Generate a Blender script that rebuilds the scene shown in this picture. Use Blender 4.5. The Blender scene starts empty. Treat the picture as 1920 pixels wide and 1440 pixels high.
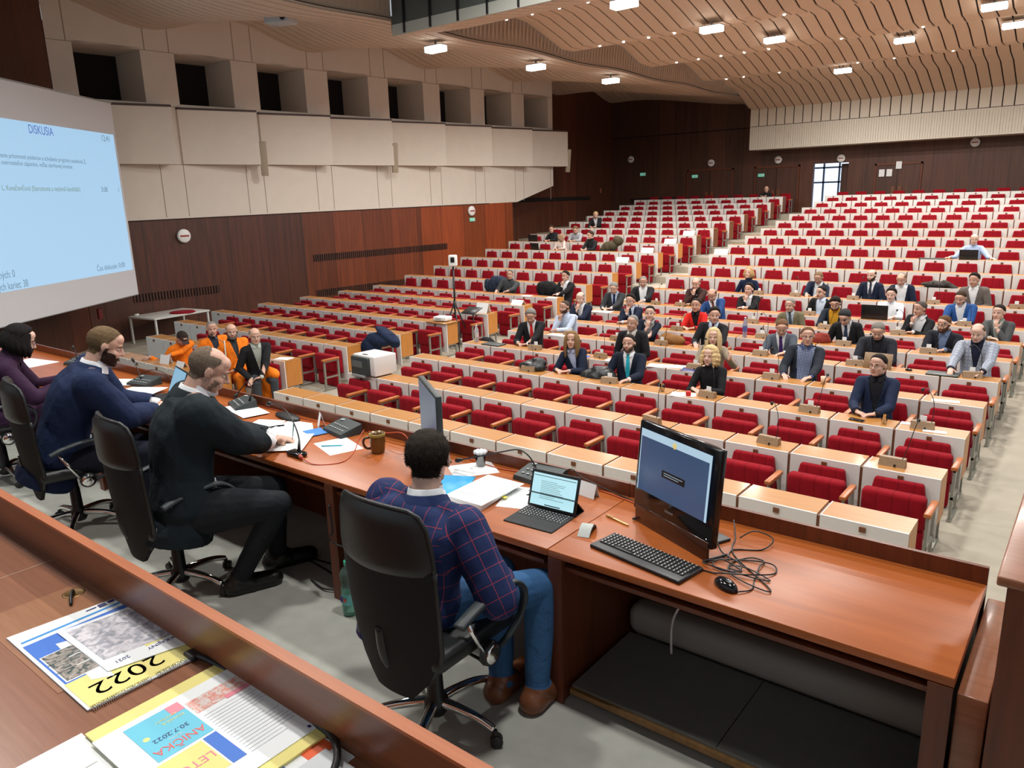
import bpy, bmesh, math, random
import numpy as np
from mathutils import Vector, Matrix
from math import sin, cos, pi, radians, sqrt, atan2

S = bpy.context.scene
COL = S.collection
# ------------------------------------------------------------------ camera
def setup_camera():
    yaw, pit, rol = 0.673058883, 0.241366161, -0.0285035514
    fw = Vector((-sin(yaw)*cos(pit), cos(yaw)*cos(pit), -sin(pit)))
    r = Vector((cos(yaw), sin(yaw), 0)); u = r.cross(fw)
    r2 = r*cos(rol)+u*sin(rol); u2 = u*cos(rol)-r*sin(rol)
    m = Matrix((r2, u2, -fw)).transposed().to_4x4()
    m.translation = Vector((0, 0, 2.25))
    cd = bpy.data.cameras.new('camera'); co = bpy.data.objects.new('camera', cd)
    COL.objects.link(co); co.matrix_world = m
    cd.sensor_width = 36; cd.lens = 36*1407.464/1920; cd.clip_start = .05; cd.clip_end = 200
    S.camera = co
setup_camera()
# ------------------------------------------------------------------ world, lamps, exposure
W = bpy.data.worlds.new('world'); S.world = W; W.use_nodes = True
bg = W.node_tree.nodes['Background']; bg.inputs[0].default_value = (.86, .93, 1, 1); bg.inputs[1].default_value = .42
S.view_settings.view_transform = 'Standard'; S.view_settings.look = 'None'
S.view_settings.gamma = 1; S.view_settings.use_curve_mapping = False
S.view_settings.exposure = 0.10
LAMP_W = 215.0        # watts of each ceiling luminaire
LAMPS = [(-14.5, 15.4), (-14.5, 19.8), (-14.5, 24.2), (-8.9, 15.4), (-8.9, 19.9), (-8.8, 24.2), (-8.6, 30.8), (-6.1, 28.4), (-3.15, 28.4),
         (-3.15, 15.4), (-3.15, 19.9), (-3.15, 24.2), (-8.9, 10.8), (-3.15, 10.8), (-8.9, 6.2), (-3.15, 6.2), (-5.2, 2.0), (-.9, 2.6), (2, 10.8), (2, 19.9), (-9.6, 1.6), (2.4, 28.4), (2.4, 24)]

# ------------------------------------------------------------------ helpers
def link(o, parent=None):
    COL.objects.link(o)
    if parent is not None: o.parent = parent
    return o
def mesh_obj(name, me, parent=None, loc=None):
    o = bpy.data.objects.new(name, me); link(o, parent)
    if loc is not None: o.location = loc
    return o
def tag(o, label=None, cat=None, group=None, kind=None):
    if label: o['label'] = label
    if cat: o['category'] = cat
    if group: o['group'] = group
    if kind: o['kind'] = kind
    return o
def empty(name, loc, rz=0):
    o = bpy.data.objects.new(name, None); o.empty_display_size = .1
    COL.objects.link(o); o.location = loc; o.rotation_euler = (0, 0, rz); return o
def copy_tree(o, parent=None):
    c = o.copy(); COL.objects.link(c)
    if parent is not None: c.parent = parent
    for ch in CH.get(o.name, []): copy_tree(ch, c)
    return c
CH = {}
def reg(o):                      # remember children of a prototype (obj.children is slow)
    CH[o.name] = list(o.children)
    for c in o.children: reg(c)
    return o

class MB:
    """collects shapes, builds ONE mesh"""
    def __init__(s): s.v = []; s.f = []; s.mi = []; s.sm = []; s.m = 0; s.smooth = False
    def add(s, vs, fs, smooth=None):
        b = len(s.v); s.v += [tuple(x) for x in vs]
        sm = s.smooth if smooth is None else smooth
        for f in fs: s.f.append(tuple(i+b for i in f)); s.mi.append(s.m); s.sm.append(sm)
        return s
    def box(s, x0, y0, z0, x1, y1, z1):
        x0, x1 = min(x0, x1), max(x0, x1); y0, y1 = min(y0, y1), max(y0, y1); z0, z1 = min(z0, z1), max(z0, z1)
        return s.add([(x0,y0,z0),(x1,y0,z0),(x1,y1,z0),(x0,y1,z0),(x0,y0,z1),(x1,y0,z1),(x1,y1,z1),(x0,y1,z1)],
              [(0,3,2,1),(4,5,6,7),(0,1,5,4),(1,2,6,5),(2,3,7,6),(3,0,4,7)], False)
    def hexa(s, p): return s.add(p, [(0,3,2,1),(4,5,6,7),(0,1,5,4),(1,2,6,5),(2,3,7,6),(3,0,4,7)], False)
    def prism(s, poly, z0, z1):
        n = len(poly); vs = [(x, y, z0) for x, y in poly]+[(x, y, z1) for x, y in poly]
        return s.add(vs, [tuple(range(n-1, -1, -1)), tuple(range(n, 2*n))]+[(i, (i+1) % n, n+(i+1) % n, n+i) for i in range(n)], False)
    def rbox(s, c, d, b=.02, seg=3, M=None, taper=None):
        bm = bmesh.new(); bmesh.ops.create_cube(bm, size=1)
        for v in bm.verts: v.co = Vector((v.co.x*d[0], v.co.y*d[1], v.co.z*d[2]))
        bmesh.ops.bevel(bm, geom=bm.edges[:]+bm.verts[:], offset=min(b, min(d)*.49), segments=seg, profile=.5, affect='EDGES')
        if taper:
            for v in bm.verts:
                t = v.co.z/d[2]+.5; k = 1+(taper-1)*t; v.co.x *= k
        if M is not None:
            for v in bm.verts: v.co = M @ v.co
        vs = [v.co+Vector(c) for v in bm.verts]; fs = [[v.index for v in f.verts] for f in bm.faces]
        bm.free(); return s.add(vs, fs, True)
    def tube(s, pts, r, n=8, closed=False, caps=True):
        P = [Vector(p) for p in pts]; m = len(P); R = r if hasattr(r, '__len__') else [r]*m
        vs = []; up = None
        for i, p in enumerate(P):
            if closed: t = P[(i+1) % m]-P[i-1]
            else: t = P[min(i+1, m-1)]-P[max(i-1, 0)]
            t = t.normalized() if t.length > 1e-9 else Vector((0, 0, 1))
            if up is None:
                a = Vector((0, 0, 1)) if abs(t.z) < .9 else Vector((1, 0, 0)); up = (a-t*a.dot(t)).normalized()
            else:
                up = up-t*up.dot(t); up = up.normalized() if up.length > 1e-6 else Vector((1, 0, 0))
            w = t.cross(up)
            for k in range(n):
                a = 2*pi*k/n; vs.append(p+(up*cos(a)+w*sin(a))*R[i])
        fs = []
        for i in range(m if closed else m-1):
            j = (i+1) % m
            for k in range(n): fs.append((i*n+k, i*n+(k+1) % n, j*n+(k+1) % n, j*n+k))
        if caps and not closed: fs += [tuple(range(n-1, -1, -1)), tuple((m-1)*n+k for k in range(n))]
        return s.add(vs, fs, True)
    def cyl(s, a, b, r, r2=None, n=16): return s.tube([a, b], [r, r if r2 is None else r2], n)
    def lathe(s, prof, c=(0, 0, 0), n=24, M=None):
        vs = []
        for r, z in prof:
            for k in range(n):
                a = 2*pi*k/n; v = Vector((max(r, 1e-5)*cos(a), max(r, 1e-5)*sin(a), z))
                vs.append((M @ v if M is not None else v)+Vector(c))
        m = len(prof); fs = [(i*n+k, i*n+(k+1) % n, (i+1)*n+(k+1) % n, (i+1)*n+k) for i in range(m-1) for k in range(n)]
        return s.add(vs, fs, True)
    def ell(s, c, r, n=14, M=None):
        prof = [(sin(pi*i/8), -cos(pi*i/8)) for i in range(9)]
        vs = []
        for q, z in prof:
            for k in range(n):
                a = 2*pi*k/n; v = Vector((max(q, 1e-4)*cos(a)*r[0], max(q, 1e-4)*sin(a)*r[1], z*r[2]))
                vs.append((M @ v if M is not None else v)+Vector(c))
        return s.add(vs, [(i*n+k, i*n+(k+1) % n, (i+1)*n+(k+1) % n, (i+1)*n+k) for i in range(8) for k in range(n)], True)
    def grid(s, rows):            # rows of equal length lists of points
        m = len(rows); n = len(rows[0]); vs = [p for r in rows for p in r]
        return s.add(vs, [(i*n+k, i*n+k+1, (i+1)*n+k+1, (i+1)*n+k) for i in range(m-1) for k in range(n-1)])
    def mesh(s, name, mats):
        me = bpy.data.meshes.new(name); me.from_pydata([tuple(v) for v in s.v], [], s.f)
        for m in (mats if isinstance(mats, (list, tuple)) else [mats]): me.materials.append(m)
        me.polygons.foreach_set('material_index', s.mi); me.polygons.foreach_set('use_smooth', s.sm)
        me.update(); return me
    def build(s, name, mats, parent=None, loc=None): return mesh_obj(name, s.mesh(name, mats), parent, loc)

def smoothpts(pts, n=8):         # Catmull-Rom
    P = [Vector(p) for p in pts]; out = []
    for i in range(len(P)-1):
        p0 = P[max(i-1, 0)]; p1 = P[i]; p2 = P[i+1]; p3 = P[min(i+2, len(P)-1)]
        for k in range(n):
            t = k/n; out.append(.5*((2*p1)+(p2-p0)*t+(2*p0-5*p1+4*p2-p3)*t*t+(3*p1-p0-3*p2+p3)*t**3))
    out.append(P[-1]); return out

# ------------------------------------------------------------------ materials
def new_mat(name):
    m = bpy.data.materials.new(name); m.use_nodes = True
    nt = m.node_tree; return m, nt, nt.nodes['Principled BSDF']
def nd(nt, typ, ins=None, **kw):
    n = nt.nodes.new(typ)
    for k, v in kw.items(): setattr(n, k, v)
    for k, v in (ins or {}).items():
        if hasattr(v, 'is_output') or isinstance(v, bpy.types.NodeSocket): nt.links.new(v, n.inputs[k])
        else: n.inputs[k].default_value = v
    return n
def c4(c): return (c[0], c[1], c[2], 1)
def mixc(nt, f, a, b, mode='MIX'):
    n = nt.nodes.new('ShaderNodeMix'); n.data_type = 'RGBA'; n.blend_type = mode
    for i, v in ((0, f), (6, a), (7, b)):
        if isinstance(v, bpy.types.NodeSocket): nt.links.new(v, n.inputs[i])
        else: n.inputs[i].default_value = v if i == 0 else c4(v)
    return n.outputs[2]
def coords(nt, scale=(1, 1, 1), out='Object'):
    t = nd(nt, 'ShaderNodeTexCoord'); mp = nd(nt, 'ShaderNodeMapping', {'Vector': t.outputs[out], 'Scale': scale}); return mp.outputs[0]
def plain(name, c, rough=.5, metal=0, noise=0, nscale=20, bump=0, bscale=200, spec=.5, emis=None, estr=0, alpha=1, trans=0, sheen=0, coat=0, ior=None):
    m, nt, b = new_mat(name)
    b.inputs['Base Color'].default_value = c4(c); b.inputs['Roughness'].default_value = rough; b.inputs['Metallic'].default_value = metal
    b.inputs['Specular IOR Level'].default_value = spec
    if coat: b.inputs['Coat Weight'].default_value = coat; b.inputs['Coat Roughness'].default_value = .1
    if sheen: b.inputs['Sheen Weight'].default_value = sheen
    if trans: b.inputs['Transmission Weight'].default_value = trans
    if ior: b.inputs['IOR'].default_value = ior
    if noise:
        n = nd(nt, 'ShaderNodeTexNoise', {'Vector': coords(nt), 'Scale': nscale, 'Detail': 4.0})
        nt.links.new(mixc(nt, n.outputs[0], [x*(1-noise) for x in c], [min(1, x*(1+noise)) for x in c]), b.inputs['Base Color'])
    if bump:
        n = nd(nt, 'ShaderNodeTexNoise', {'Vector': coords(nt), 'Scale': bscale, 'Detail': 2.0})
        bp = nd(nt, 'ShaderNodeBump', {'Height': n.outputs[0], 'Strength': bump, 'Distance': .01}); nt.links.new(bp.outputs[0], b.inputs['Normal'])
    if emis: b.inputs['Emission Color'].default_value = c4(emis); b.inputs['Emission Strength'].default_value = estr
    return m
def wood(name, c1, c2, rough=.35, scale=(30, 2, 30), coat=0, bump=.05, var=None):
    """grain stretched along the axis with the small scale"""
    m, nt, b = new_mat(name)
    v = coords(nt, scale)
    n = nd(nt, 'ShaderNodeTexNoise', {'Vector': v, 'Scale': 1.0, 'Detail': 6.0, 'Roughness': .6, 'Distortion': .6})
    r = nd(nt, 'ShaderNodeValToRGB', {'Fac': n.outputs[0]}); e = r.color_ramp.elements
    e[0].position = .3; e[0].color = c4(c1); e[1].position = .72; e[1].color = c4(c2)
    col = r.outputs[0]
    if var:      # per panel tone: var = (axis, width, amount)
        t = nd(nt, 'ShaderNodeTexCoord'); sp = nd(nt, 'ShaderNodeSeparateXYZ', {0: t.outputs['Object']})
        d = nd(nt, 'ShaderNodeMath', {0: sp.outputs[var[0]], 1: var[1]}, operation='DIVIDE'); fl = nd(nt, 'ShaderNodeMath', {0: d.outputs[0]}, operation='FLOOR')
        wn = nd(nt, 'ShaderNodeTexWhiteNoise', {'W': fl.outputs[0]}, noise_dimensions='1D')
        col = mixc(nt, wn.outputs[0], [x*(1-var[2]) for x in (1, 1, 1)], (1+var[2]*.4, 1, 1), 'MIX')
        mm = nt.nodes.new('ShaderNodeMix'); mm.data_type = 'RGBA'; mm.blend_type = 'MULTIPLY'; mm.inputs[0].default_value = 1
        nt.links.new(r.outputs[0], mm.inputs[6]); nt.links.new(col, mm.inputs[7]); col = mm.outputs[2]
        fr = nd(nt, 'ShaderNodeMath', {0: d.outputs[0]}, operation='FRACT'); lt = nd(nt, 'ShaderNodeMath', {0: fr.outputs[0], 1: .012}, operation='LESS_THAN')
        col = mixc(nt, lt.outputs[0], (1, 1, 1), (.01, .006, .005)) if False else _seam(nt, lt.outputs[0], col)
    nt.links.new(col, b.inputs['Base Color']); b.inputs['Roughness'].default_value = rough
    if coat: b.inputs['Coat Weight'].default_value = coat; b.inputs['Coat Roughness'].default_value = .12
    if bump:
        bp = nd(nt, 'ShaderNodeBump', {'Height': n.outputs[0], 'Strength': bump, 'Distance': .01}); nt.links.new(bp.outputs[0], b.inputs['Normal'])
    return m
def _seam(nt, f, col):
    n = nt.nodes.new('ShaderNodeMix'); n.data_type = 'RGBA'; nt.links.new(f, n.inputs[0]); nt.links.new(col, n.inputs[6]); n.inputs[7].default_value = (.012, .006, .004, 1)
    return n.outputs[2]

M = {}
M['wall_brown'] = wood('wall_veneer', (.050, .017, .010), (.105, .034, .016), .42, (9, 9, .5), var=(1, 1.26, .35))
M['wall_redlit'] = wood('wall_veneer_redlit', (.20, .042, .012), (.34, .075, .02), .38, (9, 9, .5), var=(1, 1.26, .25))  # reddish light reflected by the far panels, put into the veneer colour
M['wall_back'] = wood('wall_veneer_back', (.070, .029, .017), (.12, .05, .028), .5, (9, 9, .5), var=(0, .9, .3))
M['gallery'] = plain('gallery_white', (.66, .60, .52), .7, noise=.05, nscale=3)
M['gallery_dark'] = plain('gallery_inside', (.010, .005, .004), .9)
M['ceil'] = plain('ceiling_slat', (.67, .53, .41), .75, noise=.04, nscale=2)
M['ceil_gap'] = plain('ceiling_gap', (.045, .028, .022), .9)
M['parapet'] = plain('parapet_white', (.74, .70, .60), .7)
M['rail_top'] = wood('rail_top', (.36, .10, .032), (.46, .14, .045), .4, (2, 40, 40))
M['band_dark'] = plain('band_dark', (.10, .11, .10), .5)
M['band_light'] = plain('band_light', (.45, .46, .41), .6)
M['floor_pod'] = plain('podium_carpet', (.42, .43, .385), .95, noise=.18, nscale=9, bump=.4, bscale=700)
M['floor_hall'] = plain('hall_carpet', (.40, .355, .28), .95, noise=.18, nscale=3, bump=.3, bscale=400)
M['desk'] = wood('podium_desk_veneer', (.31, .075, .013), (.41, .108, .021), .36, (1.5, 14, 14), bump=.05)
M['desk_dark'] = wood('podium_desk_side', (.10, .026, .010), (.17, .045, .016), .4, (30, 30, 2))
M['raildesk'] = wood('rear_desk_top', (.22, .080, .036), (.30, .115, .058), .3, (2.5, 60, 60), coat=.2, bump=.03)
M['rail'] = wood('rear_rail', (.15, .047, .018), (.22, .068, .026), .35, (2, 40, 40), coat=.1)
M['oak'] = wood('oak_top', (.38, .155, .034), (.50, .225, .056), .35, (3, 45, 45), coat=.15, bump=.02)
M['oak_side'] = wood('oak_side', (.44, .165, .03), (.55, .22, .048), .4, (45, 45, 3))
M['white_lam'] = plain('white_laminate', (.74, .73, .69), .45)
M['divider'] = plain('dark_divider', (.16, .055, .02), .5)
M['steel'] = plain('grey_frame', (.30, .30, .26), .4, metal=.6)
M['arm'] = wood('armrest_wood', (.38, .10, .022), (.50, .155, .038), .35, (40, 3, 40))
M['chrome'] = plain('chrome', (.85, .85, .85), .07, metal=1)
M['black'] = plain('black_plastic', (.012, .012, .013), .4)
M['blackgloss'] = plain('black_gloss', (.010, .010, .011), .12)
M['leather'] = plain('black_leather', (.012, .014, .015), .38, bump=.15, bscale=300)
M['meshfab'] = plain('black_mesh_fabric', (.006, .006, .007), .85, bump=.3, bscale=900)
M['bluegrey'] = plain('armpad_rubber', (.035, .045, .05), .5)
M['grey'] = plain('grey_plastic', (.30, .31, .31), .5)
M['dgrey'] = plain('dark_grey_plastic', (.035, .045, .045), .45)
M['white'] = plain('white_plastic', (.80, .80, .78), .4)
M['paper'] = plain('paper', (.86, .88, .88), .7)
M['paper2'] = plain('paper_ink', (.55, .58, .62), .7)
M['brownwood'] = wood('mic_box_wood', (.24, .145, .075), (.33, .21, .115), .5, (20, 60, 60))
M['orangecable'] = plain('orange_cable', (.50, .07, .02), .4)
def velvet():
    m, nt, b = new_mat('red_velvet')
    t = nd(nt, 'ShaderNodeTexCoord'); sp = nd(nt, 'ShaderNodeSeparateXYZ', {0: t.outputs['Object']})
    mu = nd(nt, 'ShaderNodeMath', {0: sp.outputs[0], 1: 2*pi/.145}, operation='MULTIPLY'); co = nd(nt, 'ShaderNodeMath', {0: mu.outputs[0]}, operation='COSINE')
    ab = nd(nt, 'ShaderNodeMath', {0: co.outputs[0], 1: .93}, operation='GREATER_THAN')
    n = nd(nt, 'ShaderNodeTexNoise', {'Vector': t.outputs['Object'], 'Scale': 9.0, 'Detail': 3.0})
    base = mixc(nt, n.outputs[0], (.20, .003, .009), (.31, .006, .014))
    nt.links.new(mixc(nt, ab.outputs[0], base, (.20, .002, .008)) if False else _mul(nt, ab.outputs[0], base, (.8, .75, .75)), b.inputs['Base Color'])
    bp = nd(nt, 'ShaderNodeBump', {'Height': co.outputs[0], 'Strength': .22, 'Distance': -.005}); nt.links.new(bp.outputs[0], b.inputs['Normal'])
    b.inputs['Roughness'].default_value = .9; b.inputs['Specular IOR Level'].default_value = .15
    b.inputs['Sheen Weight'].default_value = .12; b.inputs['Sheen Tint'].default_value = (1, .25, .3, 1)
    return m
def _mul(nt, f, col, k):
    n = nt.nodes.new('ShaderNodeMix'); n.data_type = 'RGBA'; n.blend_type = 'MULTIPLY'; nt.links.new(f, n.inputs[0]); nt.links.new(col, n.inputs[6]); n.inputs[7].default_value = c4(k); return n.outputs[2]
M['red'] = velvet()
_cols = {}
def colm(c, rough=.7, kind='p', **kw):
    key = (tuple(round(x, 3) for x in c), rough, kind)
    if key not in _cols: _cols[key] = plain('%s_%d' % ('paint', len(_cols)), c, rough, **kw)
    return _cols[key]
def text_mesh(s, size, mat, parent, M4, name='lettering', depth=.001, align='CENTER', sx=1):
    cu = bpy.data.curves.new(name, 'FONT'); cu.body = s; cu.size = size; cu.align_x = align; cu.align_y = 'CENTER'; cu.extrude = depth
    to = bpy.data.objects.new(name, cu); COL.objects.link(to); bpy.context.view_layer.update()
    me = bpy.data.meshes.new_from_object(to.evaluated_get(bpy.context.evaluated_depsgraph_get()))
    bpy.data.objects.remove(to); bpy.data.curves.remove(cu)
    me.name = name; me.transform(M4 @ Matrix.Diagonal((sx, 1, 1, 1))); me.materials.clear(); me.materials.append(mat)
    return mesh_obj(name, me, parent)
# ================================================================== THE SETTING
ZT = {1:-.5,2:-.49,3:-.47,4:-.455,5:-.43,6:-.41,7:-.39,8:-.365,9:-.17,10:.03,11:.225,12:.425,13:.63,14:.83,15:1.01,16:1.21,17:1.41,18:1.61,19:1.81,20:2.03}
DX, DY = .7316, 1.434
X0, XL = -9.759, -18.80            # left ends of the right-hand and left-hand blocks
def YR(k): return 6.415+DY*(k-1)
def FZ(k): return ZT[k]-.75
def struct(mb, name, mats): return tag(mb.build(name, mats), kind='structure')

# hall floor: terraces
f = MB()
prof = [(3.32, -1.25)]
for k in range(1, 21):
    z = FZ(k)
    y = YR(k)-.06
    prof += [(y, prof[-1][1]), (y+.001, z)] if k > 8 else [(y+.5, z)]
prof += [(36.6, prof[-1][1])]
f.grid([[(x, y, z) for y, z in prof] for x in (-23.5, 6)][::-1])
struct(f, 'floor', [M['floor_hall']])
f = MB()
f.box(-13, -1.5, -.06, 3.5, 3.30, 0); struct(f, 'floor_podium', [M['floor_pod']])
f = MB(); f.box(-13, 3.29, -1.26, 3.5, 3.33, -.02); struct(f, 'trim_1', [M['desk_dark']])

# left wall, slightly splayed: s runs along it
TA = math.tan(radians(1.8))
def LW(y, off=0): return -21+TA*y+off
def sl(y): return .0104*(y-9)       # the bands on the wall climb very slightly
def wallbox(mb, y0, y1, z0, z1, off0=-.3, off1=0, slope=True):
    a, b = (sl(y0), sl(y1)) if slope else (0, 0)
    mb.hexa([(LW(y0,off0),y0,z0+a),(LW(y0,off1),y0,z0+a),(LW(y1,off1),y1,z0+b),(LW(y1,off0),y1,z0+b),
             (LW(y0,off0),y0,z1+a),(LW(y0,off1),y0,z1+a),(LW(y1,off1),y1,z1+b),(LW(y1,off0),y1,z1+b)])
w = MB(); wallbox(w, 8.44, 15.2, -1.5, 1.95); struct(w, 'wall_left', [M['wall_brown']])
w = MB(); wallbox(w, 15.2, 20.4, -1.5, 1.95); struct(w, 'wall_left.001', [wood('wall_veneer_mid_redlit', (.10, .026, .010), (.19, .048, .016), .4, (9, 9, .5), var=(1, 1.26, .3))])  # brown veneer with a weaker share of that red reflection painted in
w = MB(); wallbox(w, 20.4, 25.7, -1.5, 1.95); struct(w, 'wall_left.002', [M['wall_redlit']])
w = MB()
w.box(-23.4, 25.4, -1.5, -21.6, 36.6, 8.2); w.box(-21.7, 25.69, -1.5, LW(25.7), 25.74, 1.95)
struct(w, 'wall_left.003', [wood('wall_veneer_rear', (.08, .026, .014), (.15, .05, .024), .45, (9, 9, .5), var=(1, 1.26, .3))])
# angled front wall behind the screen
w = MB(); d = Vector((.595, -.804, 0)); n = Vector((-.804, -.595, 0)); a = Vector((-20.75, 8.44, 0))
p = [a, a+d*14, a+d*14+n*.3, a+n*.3]
w.hexa([tuple(q+Vector((0, 0, z))) for z in (-1.5, 9) for q in p]); struct(w, 'wall_front', [M['wall_brown']])
# white gallery wall
WIN = [9.85, 12.43, 14.93, 17.46, 20.0, 22.5, 24.97, 27.45]; HW = .83
g = MB(); zt, zs = 6.30, 5.02
def ceilL(y): return 7.10+.27*cos(2*pi*(y-13.4)/5.05)     # ceiling height at the left wall
wallbox(g, 8.44, 26.0, 1.95, zs-.02, -.3, 0)
# tapered lower corner at the far end
y0, y1 = 24.3, 28.6
ya = 26.0
g.hexa([(LW(ya,-.9),ya,2.06),(LW(ya,0),ya,2.12),(LW(y1,0),y1,2.78),(LW(y1,-.9),y1,2.78),(LW(ya,-.9),ya,zs+sl(ya)),(LW(ya,0),ya,zs+sl(ya)),(LW(y1,0),y1,zs+sl(y1)),(LW(y1,-.9),y1,zs+sl(y1))])
edges = [8.44]+[e for c in WIN for e in (c-HW, c+HW)]+[28.6]
for i in range(0, len(edges), 2): wallbox(g, edges[i], edges[i+1], zs-.02, zt, -1.35, 0)
ys = np.linspace(8.44, 28.6, 90)
g.grid([[(LW(y, 0), y, zt+sl(y)) for y in ys], [(LW(y, 0), y, ceilL(y)+.4) for y in ys]])
for c in WIN: wallbox(g, c-HW, c+HW, zt, zt+.05, -1.35, 0)
wallbox(g, 8.44, 28.6, zs-.3, zs, -1.35, -.25)
struct(g, 'wall_left_gallery', [M['gallery']])
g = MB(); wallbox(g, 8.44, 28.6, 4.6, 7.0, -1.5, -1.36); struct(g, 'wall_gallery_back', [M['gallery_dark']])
# fine seams on the gallery wall
g = MB()
for c in WIN:
    for q in (c-HW-.13, c+HW+.13):
        if 8.6 < q < 28.4: wallbox(g, q-.012, q+.012, zt+.0, ceilL(q)+.1, -.01, .004)
    wallbox(g, c+HW+.13-.01, c+HW+.13+.01, 2.0, 3.4, -.01, .004); 
    if c > 10: wallbox(g, c-HW-.13-.01, c-HW-.13+.01, 2.0, 3.4, -.01, .004)
for i in range(0, len(edges), 2): wallbox(g, edges[i], edges[i+1], zt-.0, zt+.015, -.01, .004); wallbox(g, edges[i], edges[i+1], zs-.1, zs-.085, -.01, .004)
wallbox(g, 8.44, 28.5, 3.40, 3.415, -.01, .004)
struct(g, 'trim_2', [plain('seam_grey', (.30, .25, .20), .9)])
g = MB(); wallbox(g, 8.44, 24.2, 1.93, 1.96, -.01, .01); struct(g, 'trim_3', [plain('seam_dark', (.03, .012, .008), .9)])
# ventilation grilles
def grille(name, y0, y1, z0, z1, x=None):
    g = MB()
    if x is None:
        wallbox(g, y0, y1, z0, z1, -.02, .006, False); g.m = 1
        n = int((y1-y0)/.085)
        for i in range(n): wallbox(g, y0+i*(y1-y0)/n, y0+(i+.45)*(y1-y0)/n, z0, z1, 0, .03, False)
    return tag(g.build(name, [M['gallery_dark'], M['wall_brown']]), kind='structure')
grille('trim_4', 9.6, 12.1, -.20, .02); grille('trim_5', 15.5, 21.7, .44, .66); grille('trim_6', 15.5, 20.2, -.72, -.50)
g = MB(); g.box(-21.6, 27.6, 2.10, -21.57, 34.0, 2.28); g.box(-20.5, 36.26, 1.9, -17.5, 36.29, 2.1)
struct(g, 'trim_7', [M['gallery_dark']])

# gallery balcony fronts (each a lifted-off box with a brown cap)
BOX = [(8.95, 11.05), (11.46, 13.59), (13.97, 16.22), (16.48, 18.79), (19.03, 21.37), (21.53, 23.93), (24.02, 26.51), (26.54, 29.03)]
order = ['nearest the screen', 'second', 'third', 'fourth', 'fifth', 'sixth', 'seventh', 'last before the corner']
for i, (a, b) in enumerate(BOX):
    t = empty('gallery_front', (LW(a), a, 3.42))
    tag(t, 'off-white gallery front panel under a dark window opening, %s from the screen' % order[i] if 0 < i < 7 else 'off-white gallery front panel under a dark window opening, %s' % ('half behind the screen' if i == 0 else 'the last before the hall corner'), 'balcony front', 'white gallery fronts along the left wall')
    o = Vector((LW(a), a, 3.42)); m = MB()
    z0, z1 = 3.42+sl(a), 4.86+sl(a); p0, p1 = .06, .50
    P = [(LW(a, -.02), a, z0), (LW(a, p0), a, z0), (LW(b, p1), b, z0), (LW(b, -.02), b, z0)]
    Q = [(x, y, z1+(sl(b)-sl(a) if y == b else 0)) for x, y, z in P]
    m.hexa([tuple(Vector(q)-o) for q in P+Q]); m.build('panel', [M['gallery']], t)
    m = MB(); P = [(LW(a, -.02), a-.01, z1), (LW(a, p0+.015), a-.01, z1), (LW(b, p1+.015), b+.01, z1+.025), (LW(b, -.02), b+.01, z1+.025)]
    m.hexa([tuple(Vector(q)-o) for q in P+[(x, y, z+.055) for x, y, z in P]]); m.build('cap', [plain('cap_brown', (.05, .022, .015), .5) if i == 0 else bpy.data.materials['cap_brown']], t)

# back wall with doors
w = MB(); w.box(-23, 36.3, -.5, -11.1, 36.5, 8.2); w.box(-11.1, 36.3, 3.42, -9.6, 36.5, 8.2); w.box(-9.6, 36.3, -.5, 6, 36.5, 8.2)
struct(w, 'wall_back', [M['wall_back']])
w = MB(); w.box(-21.6, 36.28, 5.18, -13.5, 36.3, 5.22); w.box(-20.5, 36.27, 2.3, -20.4, 36.3, 2.3)
struct(w, 'trim_8', [M['gallery_dark']])
def door(i, x0, x1, z1, leafs=2):
    t = empty('door_%d' % i, ((x0+x1)/2, 36.28, FZ(20))); tag(t, kind='structure')
    m = MB(); z0 = 0; h = z1-FZ(20); hw = (x1-x0)/2
    for a, b in ((-hw, -hw+.07), (hw-.07, hw)): m.box(a, -.05, z0, b, .02, h)
    m.box(-hw, -.05, h-.08, hw, .02, h); m.build('frame', [M['desk_dark']], t)
    for j in range(leafs):
        a = -hw+.07+j*(2*hw-.14)/leafs; b = a+(2*hw-.14)/leafs-.012
        m = MB(); m.box(a+.006, -.02, .01, b, .015, h-.09); lf = m.build('leaf', [M['wall_back']], t)
        hx = b-.2 if j == 0 else a+.05
        m = MB(); m.box(hx, -.06, .75, hx+.15, -.02, 1.05); m.build('handle', [M['divider']], lf)
door(1, -17.25, -14.85, 3.42); door(2, -13.8, -11.7, 3.42); door(3, -8.5, -6.65, 3.3)
# open doorway: lobby with a tall window behind and a stair flank
t = empty('window_1', (-10.35, 40, FZ(20))); tag(t, kind='structure')
m = MB(); m.box(-2.6, 0, 0, 2.2, .02, 3.4); m.build('pane', [plain('daylight_glass', (.55, .65, .85), .2, emis=(.62, .75, 1), estr=1.5)], t)
m = MB()
for x in (-2.6, -1.35, -.62, .2, 1.0, 1.9): m.box(x-.04, -.08, 0, x+.04, 0, 3.4)
for z in (0, 1.35, 2.05, 3.35): m.box(-2.6, -.08, z-.04, 2.2, 0, z+.04)
m.build('window_frame', [plain('frame_grey', (.25, .3, .38), .5)], t)
w = MB(); w.box(-14, 36.5, 1.2, -6, 40.2, 1.27); struct(w, 'floor_lobby', [M['floor_hall']])
w = MB(); w.box(-14, 36.6, 4.2, -6, 40.4, 4.4); struct(w, 'ceiling_lobby', [M['gallery']])
w = MB(); w.hexa([(-10.6, 37.6, 1.27), (-8.6, 37.6, 1.27), (-8.6, 37.8, 1.27), (-10.6, 37.8, 1.27), (-10.6, 37.6, 1.5), (-8.6, 37.6, 2.75), (-8.6, 37.8, 2.75), (-10.6, 37.8, 1.5)])
struct(w, 'trim_9', [M['wall_back']])
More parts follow.
